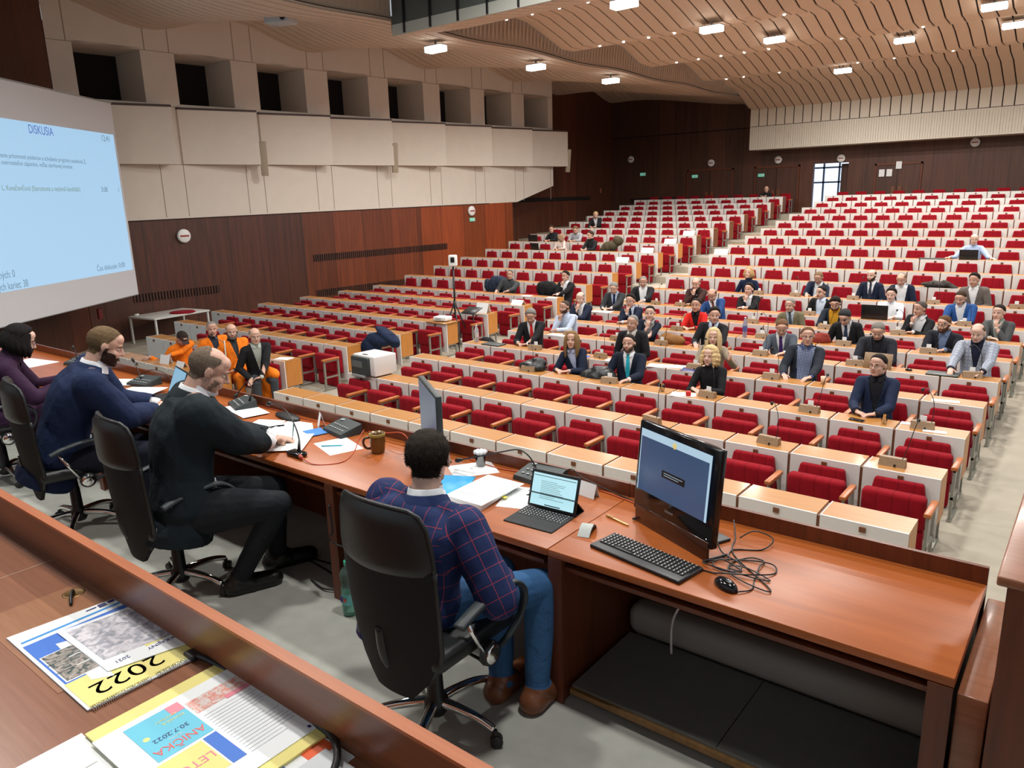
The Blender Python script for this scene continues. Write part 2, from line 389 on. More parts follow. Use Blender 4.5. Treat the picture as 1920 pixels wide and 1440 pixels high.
m = MB(); m.box(-10.0, 36.7, FZ(20), -9.62, 37.3, 3.38); struct(m, 'door_4', [M['wall_back']])

# main ceiling: long slats over wavy ribs
PROF = [(13.2, 6.02), (14.5, 6.24), (15.7, 6.52), (16.8, 6.86), (17.7, 7.09), (18.3, 7.04), (19.2, 6.80), (20.0, 6.56), (20.6, 6.56), (21.8, 6.86), (23.0, 7.12), (23.6, 7.08), (24.8, 6.70),
        (25.6, 6.66), (26.8, 6.90), (28.2, 7.10), (28.8, 6.98), (29.9, 6.64), (30.6, 6.66), (31.8, 6.82), (32.3, 6.66), (33.4, 6.52), (35.2, 5.88)]
m = MB(); x = -13.7; SW = .39
while x < 5.5:
    a, b = x+.012, x+SW-.035
    top = [[(a, y, z), (b, y, z)] for y, z in PROF]
    m.grid([[(a, y, z+.03) for y, z in PROF], [(a, y, z) for y, z in PROF], [(b, y, z) for y, z in PROF], [(b, y, z+.03) for y, z in PROF]][::-1])
    pass
    x += SW
struct(m, 'ceiling', [M['ceil']])
m = MB(); m.grid([[(xx, y, z+.05) for y, z in PROF] for xx in (-13.69, 5.6)]); m.box(-13.69, 35.24, 5.1, 5.6, 35.34, 5.95)
struct(m, 'ceiling_backing', [M['ceil_gap']])
m = MB(); x = -13.7
while x < 5.5:
    for j in range(4): m.box(x+.01+j*.095, 35.2, 4.17, x+.01+j*.095+.086, 35.23, 5.12)
    x += SW
m.box(-13.7, 35.235, 4.17, 5.6, 35.33, 5.14); m.box(-13.7, 35.2, 4.13, 5.6, 36.3, 4.17)
m.box(-13.71, 35.2, 4.13, -13.69, 36.3, 7)
x = -13.7
while x < 5.5: m.box(x+.012, 35.2, 5.16, x+SW-.03, 35.23, 5.90); x += SW
struct(m, 'ceiling_parapet', [M['parapet']])
# dropped cross band nearer the stage
m = MB(); m.box(-13.7, 13.14, 6.22, 5.6, 13.24, 8.0); m.box(-13.7, 4, 7.9, 5.6, 13.2, 8.0)
x = -13.7
struct(m, 'ceiling_band', [M['band_dark']])
m = MB(); m.box(-13.7, 13.12, 5.99, 5.6, 13.20, 6.22); struct(m, 'trim_10', [M['band_light']])
m = MB(); x = -13.3
while x < 5.5: m.box(x, 13.08, 6.0, x+.035, 13.14, 7.6); x += .82
struct(m, 'trim_11', [M['black']])
m = MB(); m.box(-13.7, -3, 7.3, 5.6, 4.2, 7.4); struct(m, 'ceiling_stage', [M['ceil_gap']])
# left side ceiling, lower, slats too
def zl(x, y):
    t = (x+20.6)/6.9; t = min(1, max(0, t)); t = t*t*(3-2*t)
    return (ceilL(y)+sl(y)*.6)*(1-t)+(6.30+.035*cos(2*pi*(y-13.4)/5.05))*t
yy = [4+.45*i for i in range(73)]
m = MB(); x = -21.9
while x < -13.75:
    a, b = x+.01, min(x+SW-.034, -13.7)
    m.grid([[(a, y, zl(a, y)+.03) for y in yy], [(a, y, zl(a, y)) for y in yy], [(b, y, zl(b, y)) for y in yy], [(b, y, zl(b, y)+.03) for y in yy]][::-1]); x += SW
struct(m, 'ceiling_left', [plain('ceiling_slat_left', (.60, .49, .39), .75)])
m = MB(); m.grid([[(xx, y, zl(xx, y)+.05) for y in yy] for xx in np.linspace(-21.9, -13.7, 12)]); struct(m, 'ceiling_left_backing', [M['ceil_gap']])
# corrugated fascia between the two ceilings
def zmain(y):
    if y < 13.2: return 7.95
    return float(np.interp(y, [p[0] for p in PROF], [p[1] for p in PROF]))+.06
m = MB(); lo = []; hi = []; md = []
y = 4.0
while y < 35.2:
    off = .06*(1 if (y/.17) % 1 < .5 else -1); z = zl(-13.7, y)-.03
    lo.append((-13.72+.0*off, y, z)); md.append((-13.72-abs(off)*.9-.02, y, z+.14)); hi.append((-13.76+off, y, zmain(y))); y += .0425
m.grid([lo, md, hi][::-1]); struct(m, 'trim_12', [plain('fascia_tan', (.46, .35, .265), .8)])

# ceiling luminaires
def fixture(x, y, i):
    z = (zl(x, y) if x < -13.8 else (zmain(y)-.06 if y >= 13.2 else 7.3))-.10
    t = empty('ceiling_light', (x, y, z))
    return t
fx0 = None
cell = {'lampmat': plain('lamp_diffuser', (.9, .9, .88), .4, emis=(1, .975, .92), estr=6.0)}
def lamp_label(x, y):
    rowx = sorted(a for a, b in LAMPS if round(b/2.4) == round(y/2.4))
    wh = {1: 'podium', 3: 'front desks', 4: 'first rows', 6: 'dropped band', 8: 'middle rows', 10: 'rear middle rows', 12: 'rear rows', 13: 'parapet'}.get(round(y/2.4), 'hall')
    return 'glowing ceiling light box near the %s, %s from the left in its line' % (wh, ['first', 'second', 'third', 'fourth', 'fifth'][rowx.index(x)])
def near(i, x, y):
    return 'ceiling light box over %s, %s' % ('the left block of seats' if x < -13 else ('the right block near the middle aisle' if x < -7 else 'the right block of seats'),
        ('nearest the stage' if y < 12 else 'just past the dropped cross band' if y < 17 else 'above the middle rows' if y < 22 else 'above the rear middle rows' if y < 27 else 'near the rear parapet'))
for i, (x, y) in enumerate(LAMPS):
    z = (zl(x, y) if x < -13.8 else (zmain(y)-.06 if y >= 13.2 else 7.3))-.16
    t = empty('ceiling_light', (x, y, z)); tag(t, lamp_label(x, y), 'ceiling light', 'bright double ceiling light boxes')
    m = MB(); m.box(-.29, -.14, .03, .29, .14, .05); m.box(-.02, -.02, .07, .02, .02, .4); m.build('housing', [M['grey']], t)
    for sgn in (-1, 1):
        m = MB(); m.rbox((sgn*.143, 0, -.04), (.275, .27, .145), .015); m.build('diffuser', [cell['lampmat']], t)
    ld = bpy.data.lights.new('lamp', 'AREA'); ld.shape = 'RECTANGLE'; ld.size = .56; ld.size_y = .28; ld.energy = LAMP_W*(1.0 if y > 4 else .8); ld.color = (1, .972, .93); ld.spread = radians(170)
    lo_ = bpy.data.objects.new('lamp', ld); link(lo_, t); lo_.location = (0, 0, -.14)
# small ceiling spots
sx_ = {}
m0 = MB(); m0.lathe([(0, -.015), (.028, -.015), (.036, 0), (.036, .03)], n=12); spot_me = m0.mesh('ceiling_spot', [plain('spot_glow', (1, 1, .9), .3, emis=(1, .92, .78), estr=8)])
k = 0
for y in (16.0, 20.4, 25.4, 30.4):
    for x in ((-12.6, -11.8, -11.0, -10.2, -9.4, -7.2, -5.0) if y != 30.4 else (-12.9, -12.2, -10.8, -8.0, -6.8, -5.0)):
        o = mesh_obj('ceiling_spot', spot_me, None, (x, y, zmain(y)-.07)); k += 1
        sx_[y] = sx_.get(y, 0)+1
        tag(o, 'tiny glowing ceiling spot, %s from the left in the %s line of spots' % (['', 'first', 'second', 'third', 'fourth', 'fifth', 'sixth', 'seventh'][sx_[y]], {16.0: 'frontmost', 20.4: 'second', 25.4: 'third', 30.4: 'rearmost'}[y]), 'ceiling spot', 'ceiling spots of the line at row %d' % int(y))
# ================================================================== SEATING
def ordn(n):
    return ['', 'first', 'second', 'third', 'fourth', 'fifth', 'sixth', 'seventh', 'eighth', 'ninth', 'tenth', 'eleventh', 'twelfth', 'thirteenth', 'fourteenth', 'fifteenth', 'sixteenth', 'seventeenth', 'eighteenth', 'nineteenth', 'twentieth'][n]
WD = DX-.028
def desk_parts(end):
    P = []
    m = MB(); m.box(.008, .012, .728, WD, .36, .75); P.append(('desktop', m.mesh('desktop', [M['oak']])))
    m = MB(); m.box(0, -.006, .10, WD, .012, .7515); m.box(0, .012, .728, .008, .36, .7515); P.append(('front_panel', m.mesh('front_panel', [M['white_lam']])))
    if end:
        m = MB(); m.box(WD-.02, .018, .27, WD+.002, .355, .727); P.append(('side_panel', m.mesh('side_panel', [M['oak_side']])))
        m = MB(); x = WD-.03; m.box(x-.016, .30, 0, x+.016, .33, .27); m.box(x-.016, .03, .24, x+.016, .33, .27); m.box(x-.02, .02, 0, x+.02, .35, .025); P.append(('leg_frame', m.mesh('leg_frame', [M['steel']])))
    else:
        m = MB(); m.box(WD+.002, .008, .08, DX-.002, .35, .735); P.append(('divider', m.mesh('divider', [M['divider']])))
    m = MB(); m.box(WD/2-.026, -.02, .678, WD/2+.026, 0, .722); P.append(('coat_hook', m.mesh('coat_hook', [M['divider']])))
    return P
def chair_parts(occ, up=0):
    P = []
    m = MB(); Mx = Matrix.Rotation(radians(-6), 3, 'X'); m.rbox((0, -.062, .48+up*.45), (.60, .085, .45+up*.9), .03, 3, Mx, taper=.74 if not up else .70); P.append(('backrest', m.mesh('backrest', [M['red']])))
    m = MB()
    if occ: m.rbox((0, -.36, .42), (.58, .46, .11), .04)
    else:
        m.rbox((0, -.225, .475), (.575, .14, .34), .045, 4, Matrix.Rotation(radians(4), 3, 'X')); m.rbox((0, -.20, .165), (.56, .10, .29), .03)
    P.append(('seat', m.mesh('seat', [M['red']])))
    m = MB(); m.rbox((DX/2-.014, -.40, .605), (.062, .40, .042), .008, 2); P.append(('armrest', m.mesh('armrest', [M['arm']])))
    m = MB(); x = DX/2-.014
    m.box(x-.013, -.57, .02, x+.013, -.53, .585); m.box(x-.013, -.24, .02, x+.013, -.20, .585); m.box(x-.013, -.57, .25, x+.013, -.20, .28); m.box(x-.02, -.60, 0, x+.02, -.16, .03); m.box(x-.013, -.57, .56, x+.013, -.20, .586)
    P.append(('frame', m.mesh('frame', [M['steel']])))
    return P
def assemble(name, parts):
    t = bpy.data.objects.new(name, None); t.empty_display_size = .1; COL.objects.link(t)
    for n, me in parts: mesh_obj(n, me, t)
    return t
DESKP = desk_parts(0); DESKE = desk_parts(1); CHAIRE = chair_parts(False); CHAIRO = chair_parts(True); CHAIRET = chair_parts(False, .19); CHAIROT = chair_parts(True, .19)
OCC = {}     # (block, row, col) -> short description ; filled from the list of people
exec_people_table = None
def inframe(x, y, z):
    d = Vector((x, y, z-2.25)); m = S.camera.matrix_world.to_3x3(); c = m.transposed() @ d
    if c.z > -.1: return None
    u = 960+1407.464*c.x/-c.z; v = 720-1407.464*c.y/-c.z
    return (u, v, -c.z)
def seats():
    out = []
    for k in range(1, 21):
        n0 = {1: 5, 2: 7, 3: 9}.get(k, 10)
        for c in range(n0): out.append(('L', k, c, XL+DX*(10-n0+c), n0))
        for c in range(12): out.append(('R', k, c, X0+DX*c, 12))
    return out
BLK = {'L': 'left block', 'R': 'right block'}
def build_seating():
    L = []
    for b, k, c, x, n in seats():
        q = inframe(x+DX/2, YR(k)+.7, ZT[k]); vis = q is not None and -60 < q[0] < 1990 and -60 < q[1] < 1500
        L.append((0 if vis else 1, q[2] if q else 99, b, k, c, x, n))
    L.sort(); ind = L[:300]; rest = L[300:]
    first = {}
    for _, _, b, k, c, x, n in ind:
        for kind, parts in (('desk_unit', DESKE if c == n-1 else DESKP), ('auditorium_chair', (CHAIRO if k < 8 else CHAIROT) if (b, k, c) in OCC else (CHAIRE if k < 8 else CHAIRET))):
            key = (kind, id(parts))
            if key not in first: t = first[key] = assemble(kind, parts); reg(t)
            else: t = copy_tree(first[key])
            a = (n-c) if b == 'L' else (c+1)
            if kind == 'desk_unit':
                t.location = (x, YR(k), FZ(k))
                tag(t, 'white-fronted desk with oak top, %s from the middle aisle, %s row of the %s' % (ordn(a), ordn(k), BLK[b]), 'desk', 'white-fronted oak desks of the %s' % BLK[b])
            else:
                t.location = (x+WD/2, YR(k)+DY-.012, FZ(k))
                who = OCC.get((b, k, c))
                tag(t, ('red seat taken by %s' % who) if who else
                    'empty red velvet tip-up seat, %s from the middle aisle, %s row of the %s' % (ordn(a), ordn(k), BLK[b]), 'chair', 'red velvet seats of the %s' % BLK[b])
    # the smallest and farthest ones, past three hundred of each kind
    for nm, parts, off in (('desk_unit', DESKP, lambda x, k: (x, YR(k), FZ(k))), ('auditorium_chair', CHAIRET, lambda x, k: (x+WD/2, YR(k)+DY-.012, FZ(k)))):
        vs = []; fs = []; mi = []; mats = []; sm = []; nv = 0
        for n_, me in parts:
            base = len(mats)
            mats += list(me.materials)
            V = np.empty(len(me.vertices)*3); me.vertices.foreach_get('co', V); V = V.reshape(-1, 3)
            F = [tuple(p.vertices) for p in me.polygons]; I = [p.material_index+base for p in me.polygons]; SMo = [p.use_smooth for p in me.polygons]
            for _, _, b, k, c, x, n in rest:
                vs.append(V+np.array(off(x, k))); fs += [tuple(i+nv for i in f) for f in F]; mi += I; sm += SMo; nv += len(V)
        me = bpy.data.meshes.new(nm); me.from_pydata(np.concatenate(vs).tolist(), [], fs)
        for mt in mats: me.materials.append(mt)
        me.polygons.foreach_set('material_index', mi); me.polygons.foreach_set('use_smooth', sm); me.update()
        tag(mesh_obj(nm, me), 'farthest rows of %s near the back wall, too many to count' % ('white-fronted desks' if nm == 'desk_unit' else 'red velvet seats'), 'desk' if nm == 'desk_unit' else 'chair', kind='stuff')
# ================================================================== PEOPLE
def V3(*a): return np.array(a, float)
def nrm(v): return v/(np.linalg.norm(v)+1e-9)
def capmesh(mb, a, b, ra, rb, n=14):
    a = Vector(a); b = Vector(b); d = (b-a).normalized() if (b-a).length > 1e-6 else Vector((0, 0, 1))
    pts = []; rs = []
    for t in (-.98, -.8, -.5): pts.append(a+d*ra*t); rs.append(ra*sqrt(1-t*t))
    pts += [a, b]; rs += [ra, rb]
    for t in (.5, .8, .98): pts.append(b+d*rb*t); rs.append(rb*sqrt(1-t*t))
    mb.tube(pts, rs, n)
def ik(S_, W_, l1, l2, pole):
    d = W_-S_; L = np.linalg.norm(d); L = min(L, (l1+l2)*.985); d = nrm(d)
    a = (l1*l1-l2*l2+L*L)/(2*L); h = sqrt(max(l1*l1-a*a, 0)); p = pole-d*np.dot(pole, d)
    return S_+d*a+nrm(p)*h, S_+d*L
class Prim:
    def __init__(s, a, b, ra, rb, tag, sc=None): s.a, s.b, s.ra, s.rb, s.tag, s.sc = a, b, ra, rb, tag, sc
def hand(prims, mb, w, D, N, side, curl, k=1.0, tagn='hand', spread=1.0):
    """w wrist, D along the hand, N palm normal, side +1: thumb on +S"""
    D = nrm(D); N = nrm(N-D*np.dot(N, D)); Sx = np.cross(D, N)
    Mx = Matrix((Sx, D, N)).transposed()
    mb.ell(w+D*.048*k, (.041*k, .055*k, .016*k), 12, Mx); prims.append(Prim(w, w+D*.09*k, .03*k, .03*k, tagn))
    for i, o in enumerate((-.030, -.010, .010, .029)):
        ln = (.030, .036, .034, .027)[i]*k if side < 0 else (.027, .034, .036, .030)[i]*k
        p = w+D*.088*k+Sx*o*k*side*-1*spread; d = nrm(D+Sx*o*2.0*-side*spread); r = .0092*k; ang = 0
        for j in range(3):
            ang = curl*(.6+.45*j); dd = nrm(d*cos(ang)+N*sin(ang)*1.0); q = p+dd*ln*(1, .8, .65)[j]
            capmesh(mb, p, q, r, r*.9, 8); prims.append(Prim(p, q, r, r, tagn)); p = q; r *= .92
    p = w+D*.02*k+Sx*.03*k*side; q = p+nrm(D*.75+Sx*.8*side+N*.25)*.045*k; r_ = q+nrm(D*.9+Sx*.25*side+N*.4)*.036*k
    capmesh(mb, p, q, .013*k, .011*k, 8); capmesh(mb, q, r_, .011*k, .009*k, 8); prims += [Prim(p, q, .013*k, .011*k, tagn), Prim(q, r_, .011*k, .009*k, tagn)]
def remesh(me, vox):
    o = bpy.data.objects.new('tmp', me); COL.objects.link(o)
    md = o.modifiers.new('r', 'REMESH'); md.mode = 'VOXEL'; md.voxel_size = vox; md.use_smooth_shade = True
    sm = o.modifiers.new('s', 'SMOOTH'); sm.factor = .5; sm.iterations = 2
    bpy.context.view_layer.update()
    r = bpy.data.meshes.new_from_object(o.evaluated_get(bpy.context.evaluated_depsgraph_get()))
    bpy.data.objects.remove(o); return r
def getarr(me):
    V = np.empty(len(me.vertices)*3); me.vertices.foreach_get('co', V); V = V.reshape(-1, 3)
    N = np.empty(len(me.vertices)*3); me.vertices.foreach_get('normal', N); N = N.reshape(-1, 3)
    nf = len(me.polygons); lt = np.empty(nf, int); me.polygons.foreach_get('loop_total', lt)
    lv = np.empty(len(me.loops), int); me.loops.foreach_get('vertex_index', lv)
    return V, N, lt, lv
def submesh(name, V, lv4, mask, mat, uv=None):
    F = lv4[mask]; used, inv = np.unique(F, return_inverse=True); F = inv.reshape(-1, 4)
    E = np.concatenate([F[:, [0, 1]], F[:, [1, 2]], F[:, [2, 3]], F[:, [3, 0]]]); Es = np.sort(E, 1); key = Es[:, 0].astype(np.int64)*len(used)+Es[:, 1]
    _, fi, cn = np.unique(key, return_index=True, return_counts=True); B = Es[fi[cn == 1]]; V = V.copy(); U_ = V[used]
    for _k in range(5):          # even out the cut edges
        acc = np.zeros_like(U_); c_ = np.zeros(len(U_))
        for a_, b_ in ((0, 1), (1, 0)): np.add.at(acc, B[:, a_], U_[B[:, b_]]); np.add.at(c_, B[:, a_], 1)
        m_ = c_ >= 2; U_[m_] = .5*U_[m_]+.5*acc[m_]/c_[m_][:, None]
    V[used] = U_
    me = bpy.data.meshes.new(name); me.vertices.add(len(used)); me.vertices.foreach_set('co', V[used].ravel())
    me.loops.add(len(F)*4); me.loops.foreach_set('vertex_index', F.ravel().astype(np.int32)); me.polygons.add(len(F))
    me.polygons.foreach_set('loop_start', np.arange(0, len(F)*4, 4, dtype=np.int32)); 
    me.polygons.foreach_set('use_smooth', np.ones(len(F), bool)); me.materials.append(mat)
    me.update(calc_edges=True)
    if uv is not None:
        l = me.uv_layers.new(name='UVMap'); l.data.foreach_set('uv', uv[mask].reshape(-1, 2).ravel())
    me.validate(); return me
_rs = np.random.RandomState(3)
_ph = _rs.rand(8, 3)*6; _fr = _rs.randn(8, 3)
def wob(P, sc):
    s = 0
    for i in range(8): s = s+np.sin(P @ (_fr[i]*sc)+_ph[i].sum())
    return s/8
def fabric(name, c, rough=.85, check=None, bump=.5, tweed=0):
    m, nt, b = new_mat(name); b.inputs['Roughness'].default_value = rough; b.inputs['Specular IOR Level'].default_value = .25
    v = coords(nt)
    n = nd(nt, 'ShaderNodeTexNoise', {'Vector': v, 'Scale': 14.0, 'Detail': 3.0, 'Distortion': 1.2}); n2 = nd(nt, 'ShaderNodeTexNoise', {'Vector': v, 'Scale': 220.0, 'Detail': 2.0})
    k = .12+tweed
    col = mixc(nt, n2.outputs[0], [x*(1-k) for x in c], [min(1, x*(1+k)) for x in c])
    if check:      # (line colour, pitch, line width)
        uv = nd(nt, 'ShaderNodeTexCoord'); sp = nd(nt, 'ShaderNodeSeparateXYZ', {0: uv.outputs['UV']}); o = None
        for ax in (0, 1):
            d = nd(nt, 'ShaderNodeMath', {0: sp.outputs[ax], 1: check[1]}, operation='DIVIDE'); fr = nd(nt, 'ShaderNodeMath', {0: d.outputs[0]}, operation='FRACT')
            l = nd(nt, 'ShaderNodeMath', {0: fr.outputs[0], 1: check[2]}, operation='LESS_THAN')
            o = l.outputs[0] if o is None else nd(nt, 'ShaderNodeMath', {0: o, 1: l.outputs[0]}, operation='MAXIMUM').outputs[0]
        mx = nt.nodes.new('ShaderNodeMix'); mx.data_type = 'RGBA'; nt.links.new(o, mx.inputs[0]); nt.links.new(col, mx.inputs[6]); mx.inputs[7].default_value = c4(check[0]); col = mx.outputs[2]
    nt.links.new(col, b.inputs['Base Color'])
    bp = nd(nt, 'ShaderNodeBump', {'Height': n.outputs[0], 'Strength': bump*.6, 'Distance': .018}); nt.links.new(bp.outputs[0], b.inputs['Normal'])
    return m
_fab = {}
def fab(c, **kw):
    key = (tuple(c), str(kw))
    if key not in _fab: _fab[key] = fabric('cloth_%d' % len(_fab), c, **kw)
    return _fab[key]
_skin = {}
def skin(t):
    base = {0: (.60, .36, .27), 1: (.52, .30, .22), 2: (.66, .42, .33), 3: (.36, .19, .12)}[t]
    if t not in _skin:
        a = plain('skin_%d' % t, base, .5, noise=.06, nscale=30, spec=.35); l = plain('lips_%d' % t, (base[0]*.82, base[1]*.58, base[2]*.58), .45)
        _skin[t] = (a, l)
    return _skin[t]
def hairmat(c): return colm(c, .75, 'hair', bump=.5, bscale=200, noise=.35, nscale=70, spec=.12)
EYEW = plain('eye_white', (.62, .60, .57), .2); EYEI = plain('eye_iris', (.03, .022, .018), .15); GLASS = plain('glasses_frame', (.02, .02, .022), .3)

def person(label, P, H, th, hth, hp=0.0, hl=None, hr=None, jacket=None, shirt=(.75, .76, .78), tie=None, hair=('short', (.05, .035, .025)), beard=None,
           sk=0, w=1.0, vox=.010, glasses=False, trousers=(.02, .02, .025), sweater=None, floor=None, check=None, curl=.55, knees=None, hi=False, hs=1.0, poles=None,
           shoes=(.02, .018, .016), cap=None, group=None, roll=0.0, hand_kw=None, feet=None, lapel=True, vopen=.085, vlen=.50, strands=0, cuff=True):
    P = V3(*P); H = V3(*H); F = V3(cos(th), sin(th), 0); R = V3(sin(th), -cos(th), 0)
    hF0 = V3(cos(hth), sin(hth), 0); hR = V3(sin(hth), -cos(hth), 0)
    hF = hF0*cos(hp)-V3(0, 0, 1)*sin(hp); hU = hF0*sin(hp)+V3(0, 0, 1)*cos(hp)
    if roll: hR, hU = hR*cos(roll)+hU*sin(roll), hU*cos(roll)-hR*sin(roll)
    k = hs; bk = 1+(hs-1)*.5; w = w*bk
    NB = H-hU*.115*k-hF*.035*k-V3(0, 0, .036)           # neck base
    U = nrm(NB-P); Fd = nrm(F-U*np.dot(F, U)); Rt = np.cross(Fd, U)
    prims = []; mb = MB(); mb.smooth = True
    L = np.linalg.norm(NB-P)
    # torso loft with a rounded back
    st = [(-.08, .155, .105, -.02), (.0, .172, .125, -.01), (.12, .168, .122, -.005), (.30, .155, .115, -.012), (.5, .168, .118, -.02), (.68, .182, .122, -.022), (.80, .185, .112, -.02), (.90, .165, .090, -.012), (.965, .105, .07, -.005), (1.0, .066, .062, 0)]
    rows = []
    for t, a, bb, o in st:
        c = P+U*L*t+Fd*(o+.02*sin(pi*t)*-1); n = 22; a *= w; bb *= (.5+.5*w)
        rows.append([c+Rt*a*(abs(cos(q))**.85*np.sign(cos(q)))+Fd*bb*(abs(sin(q))**.9*np.sign(sin(q))) for q in [2*pi*i/n for i in range(n)]])
    vs = [p for r in rows for p in r]; n = 22; fs = [(i*n+j, i*n+(j+1) % n, (i+1)*n+(j+1) % n, (i+1)*n+j) for i in range(len(rows)-1) for j in range(n)]
    mb.add(vs, fs+[tuple(range(n-1, -1, -1)), tuple((len(rows)-1)*n+j for j in range(n))], True)
    spine0 = P; spine1 = NB-U*.06
    prims.append(Prim(P-U*.05, P+U*.02, .15, .15, 'hip')); prims.append(Prim(P+U*.04, spine1, .145, .125, 'torso'))
    # neck
    neck_top = H-hF*.03*k-hU*.05*k
    capmesh(mb, NB-U*.02, neck_top, .058*k*w**.5, .056*k); prims.append(Prim(NB+U*.015, neck_top, .05, .05, 'neck'))
    SH = NB-U*.072; wrists = []; elb = []
    for sd, tg, hh in ((-1, 'l', hl), (1, 'r', hr)):
        sh = SH+Rt*sd*.172*w-Fd*.005
        if hh is None: hh = (P+Rt*sd*.08+F*.46+V3(0, 0, .27), None, None, None)
        hh = (list(hh)+[None]*4)[:4] if isinstance(hh, (tuple, list)) and hasattr(hh[0], '__len__') else [hh, None, None, None]
        wt = V3(*hh[0]); pole = V3(*hh[1]) if hh[1] is not None else (R*sd*.55-F*.25-V3(0, 0, 1))
        e, wt = ik(sh, wt, .300*bk, .268*bk, pole)
        capmesh(mb, sh, e, .056*w, .044*w); prims.append(Prim(sh, e, .060*w, .048*w, 'uarm_'+tg))
        mb.ell(sh-Rt*sd*.012, (.060*w, .060*w, .058*w), 12); capmesh(mb, NB-U*.040+Rt*sd*.05, sh+U*.010, .045*w, .050*w)
        capmesh(mb, e, wt, .043*w, .030*w); prims.append(Prim(e, wt, .046*w, .030*w, 'farm_'+tg))
        D = V3(*hh[2]) if hh[2] is not None else nrm(wt-e); N = V3(*hh[3]) if hh[3] is not None else V3(0, 0, -1)
        hand(prims, mb, wt+nrm(D)*.005, D, N, sd, curl, .98*bk, 'hand')
        wrists.append(wt); elb.append(e)
    # legs
    fl = floor if floor is not None else P[2]-.5
    for sd, tg in ((-1, 'l'), (1, 'r')):
        hip = P+R*sd*.095-V3(0, 0, .03)
        if knees: kn = V3(*knees[0 if sd < 0 else 1])
        else: kn = hip+F*.43+R*sd*.05+V3(0, 0, .02)
        if feet: an = V3(*feet[0 if sd < 0 else 1])
        else: an = V3(kn[0], kn[1], fl+.09)-F*.03
        capmesh(mb, hip, kn, .098*w, .066); capmesh(mb, kn, an, .064, .044)
        prims += [Prim(hip, kn, .095, .066, 'thigh_'+tg), Prim(kn, an, .062, .045, 'shin_'+tg)]
        toe = V3(an[0], an[1], fl+.04)+F*.17; heel = V3(an[0], an[1], fl+.045)-F*.04
        capmesh(mb, heel, toe, .044, .040); capmesh(mb, an, heel, .045, .045); prims.append(Prim(heel, toe, .046, .042, 'foot'))
        if hi: capmesh(mb, heel, toe+F*.03, .050, .040); capmesh(mb, an, (heel+toe)/2, .05, .05)
    # head
    MH = Matrix((Vector(hR), Vector(hF), Vector(hU))).transposed()
    def hp_(x, y, z): return H+(hR*x+hF*y+hU*z)*k
    mb.ell(hp_(0, -.014, .032), (.080*k, .098*k, .084*k), 20, MH); mb.ell(hp_(0, .022, -.040), (.064*k, .068*k, .078*k), 18, MH)
    mb.ell(hp_(0, .060, -.096), (.026*k, .024*k, .020*k), 10, MH); mb.ell(hp_(0, .070, .022), (.050*k, .022*k, .013*k), 12, MH)
    mb.ell(hp_(0, .045, .055), (.058*k, .045*k, .04*k), 14, MH)
    for sd in (-1, 1):
        mb.ell(hp_(sd*.036, .052, -.030), (.026*k, .028*k, .024*k), 10, MH); mb.ell(hp_(sd*.012, .094, -.030), (.008*k, .010*k, .008*k), 8, MH)
        Me = MH @ Matrix.Rotation(radians(12*sd), 3, 'Z')
        mb.ell(hp_(sd*.083, -.008, -.002), (.009*k, .020*k, .031*k), 10, Me); mb.ell(hp_(sd*.074, .002, -.002), (.012*k, .012*k, .022*k), 8, Me)
        capmesh(mb, hp_(sd*.045, .0, -.065), hp_(sd*.02, .055, -.092), .022*k, .020*k, 8)
    capmesh(mb, hp_(0, .082, .014), hp_(0, .106, -.026), .0085*k, .0125*k, 8)
    mb.ell(hp_(0, .082, -.0575), (.022*k, .011*k, .006*k), 10, MH); mb.ell(hp_(0, .080, -.068), (.020*k, .011*k, .007*k), 10, MH)
    raw = mb.mesh('person', []); me = remesh(raw, vox); bpy.data.meshes.remove(raw)
    me.name = 'person'
    O = V3(P[0], P[1], fl); V, N, lt, lv = getarr(me)
    if not (lt == 4).all():
        pass
    lv4 = lv.reshape(-1, 4); C = V[lv4].mean(1)
    # nearest primitive of every face
    best = np.full(len(C), 9.); T = np.full(len(C), -1); tpar = np.zeros(len(C))
    prims.append(Prim(hp_(0, -.01, .03), hp_(0, .02, -.035), .09, .075, 'head'))
    for i, p in enumerate(prims):
        d = p.b-p.a; L2 = np.dot(d, d)+1e-9; t = np.clip((C-p.a) @ d/L2, 0, 1); dist = np.linalg.norm(C-(p.a+t[:, None]*d), axis=1)-(p.ra+(p.rb-p.ra)*t)
        mk = dist < best; best[mk] = dist[mk]; T[mk] = i; tpar[mk] = t[mk]
    tags = np.array([p.tag for p in prims])[T]
    is_torso = tags == 'torso'; is_hip = tags == 'hip'; arm = np.char.startswith(tags, 'uarm') | np.char.startswith(tags, 'farm')
    farm = np.char.startswith(tags, 'farm'); legs = np.char.startswith(tags, 'thigh') | np.char.startswith(tags, 'shin'); foot = tags == 'foot'; neck = tags == 'neck'
    rel = C-NB; u = rel @ Rt; dn = -(rel @ U); fw = rel @ Fd
    hl3 = (C-H)/k; hx = hl3 @ hR; hy = hl3 @ hF; hz = hl3 @ hU
    headm = (np.abs(hx) < .11) & (np.abs(hy) < .14) & (hz > -.125) & (hz < .14) & ~arm & (tags != 'hand') & ~is_torso
    ms, ml = skin(sk); me.materials.clear(); me.materials.append(ms); me.materials.append(ml)
    lips = headm & (np.abs(hx) < .021) & (hz < -.052) & (hz > -.074) & (hy > .075)
    me.polygons.foreach_set('material_index', lips.astype(np.int32))
    # uv per face (cloth patterns)
    uv = None
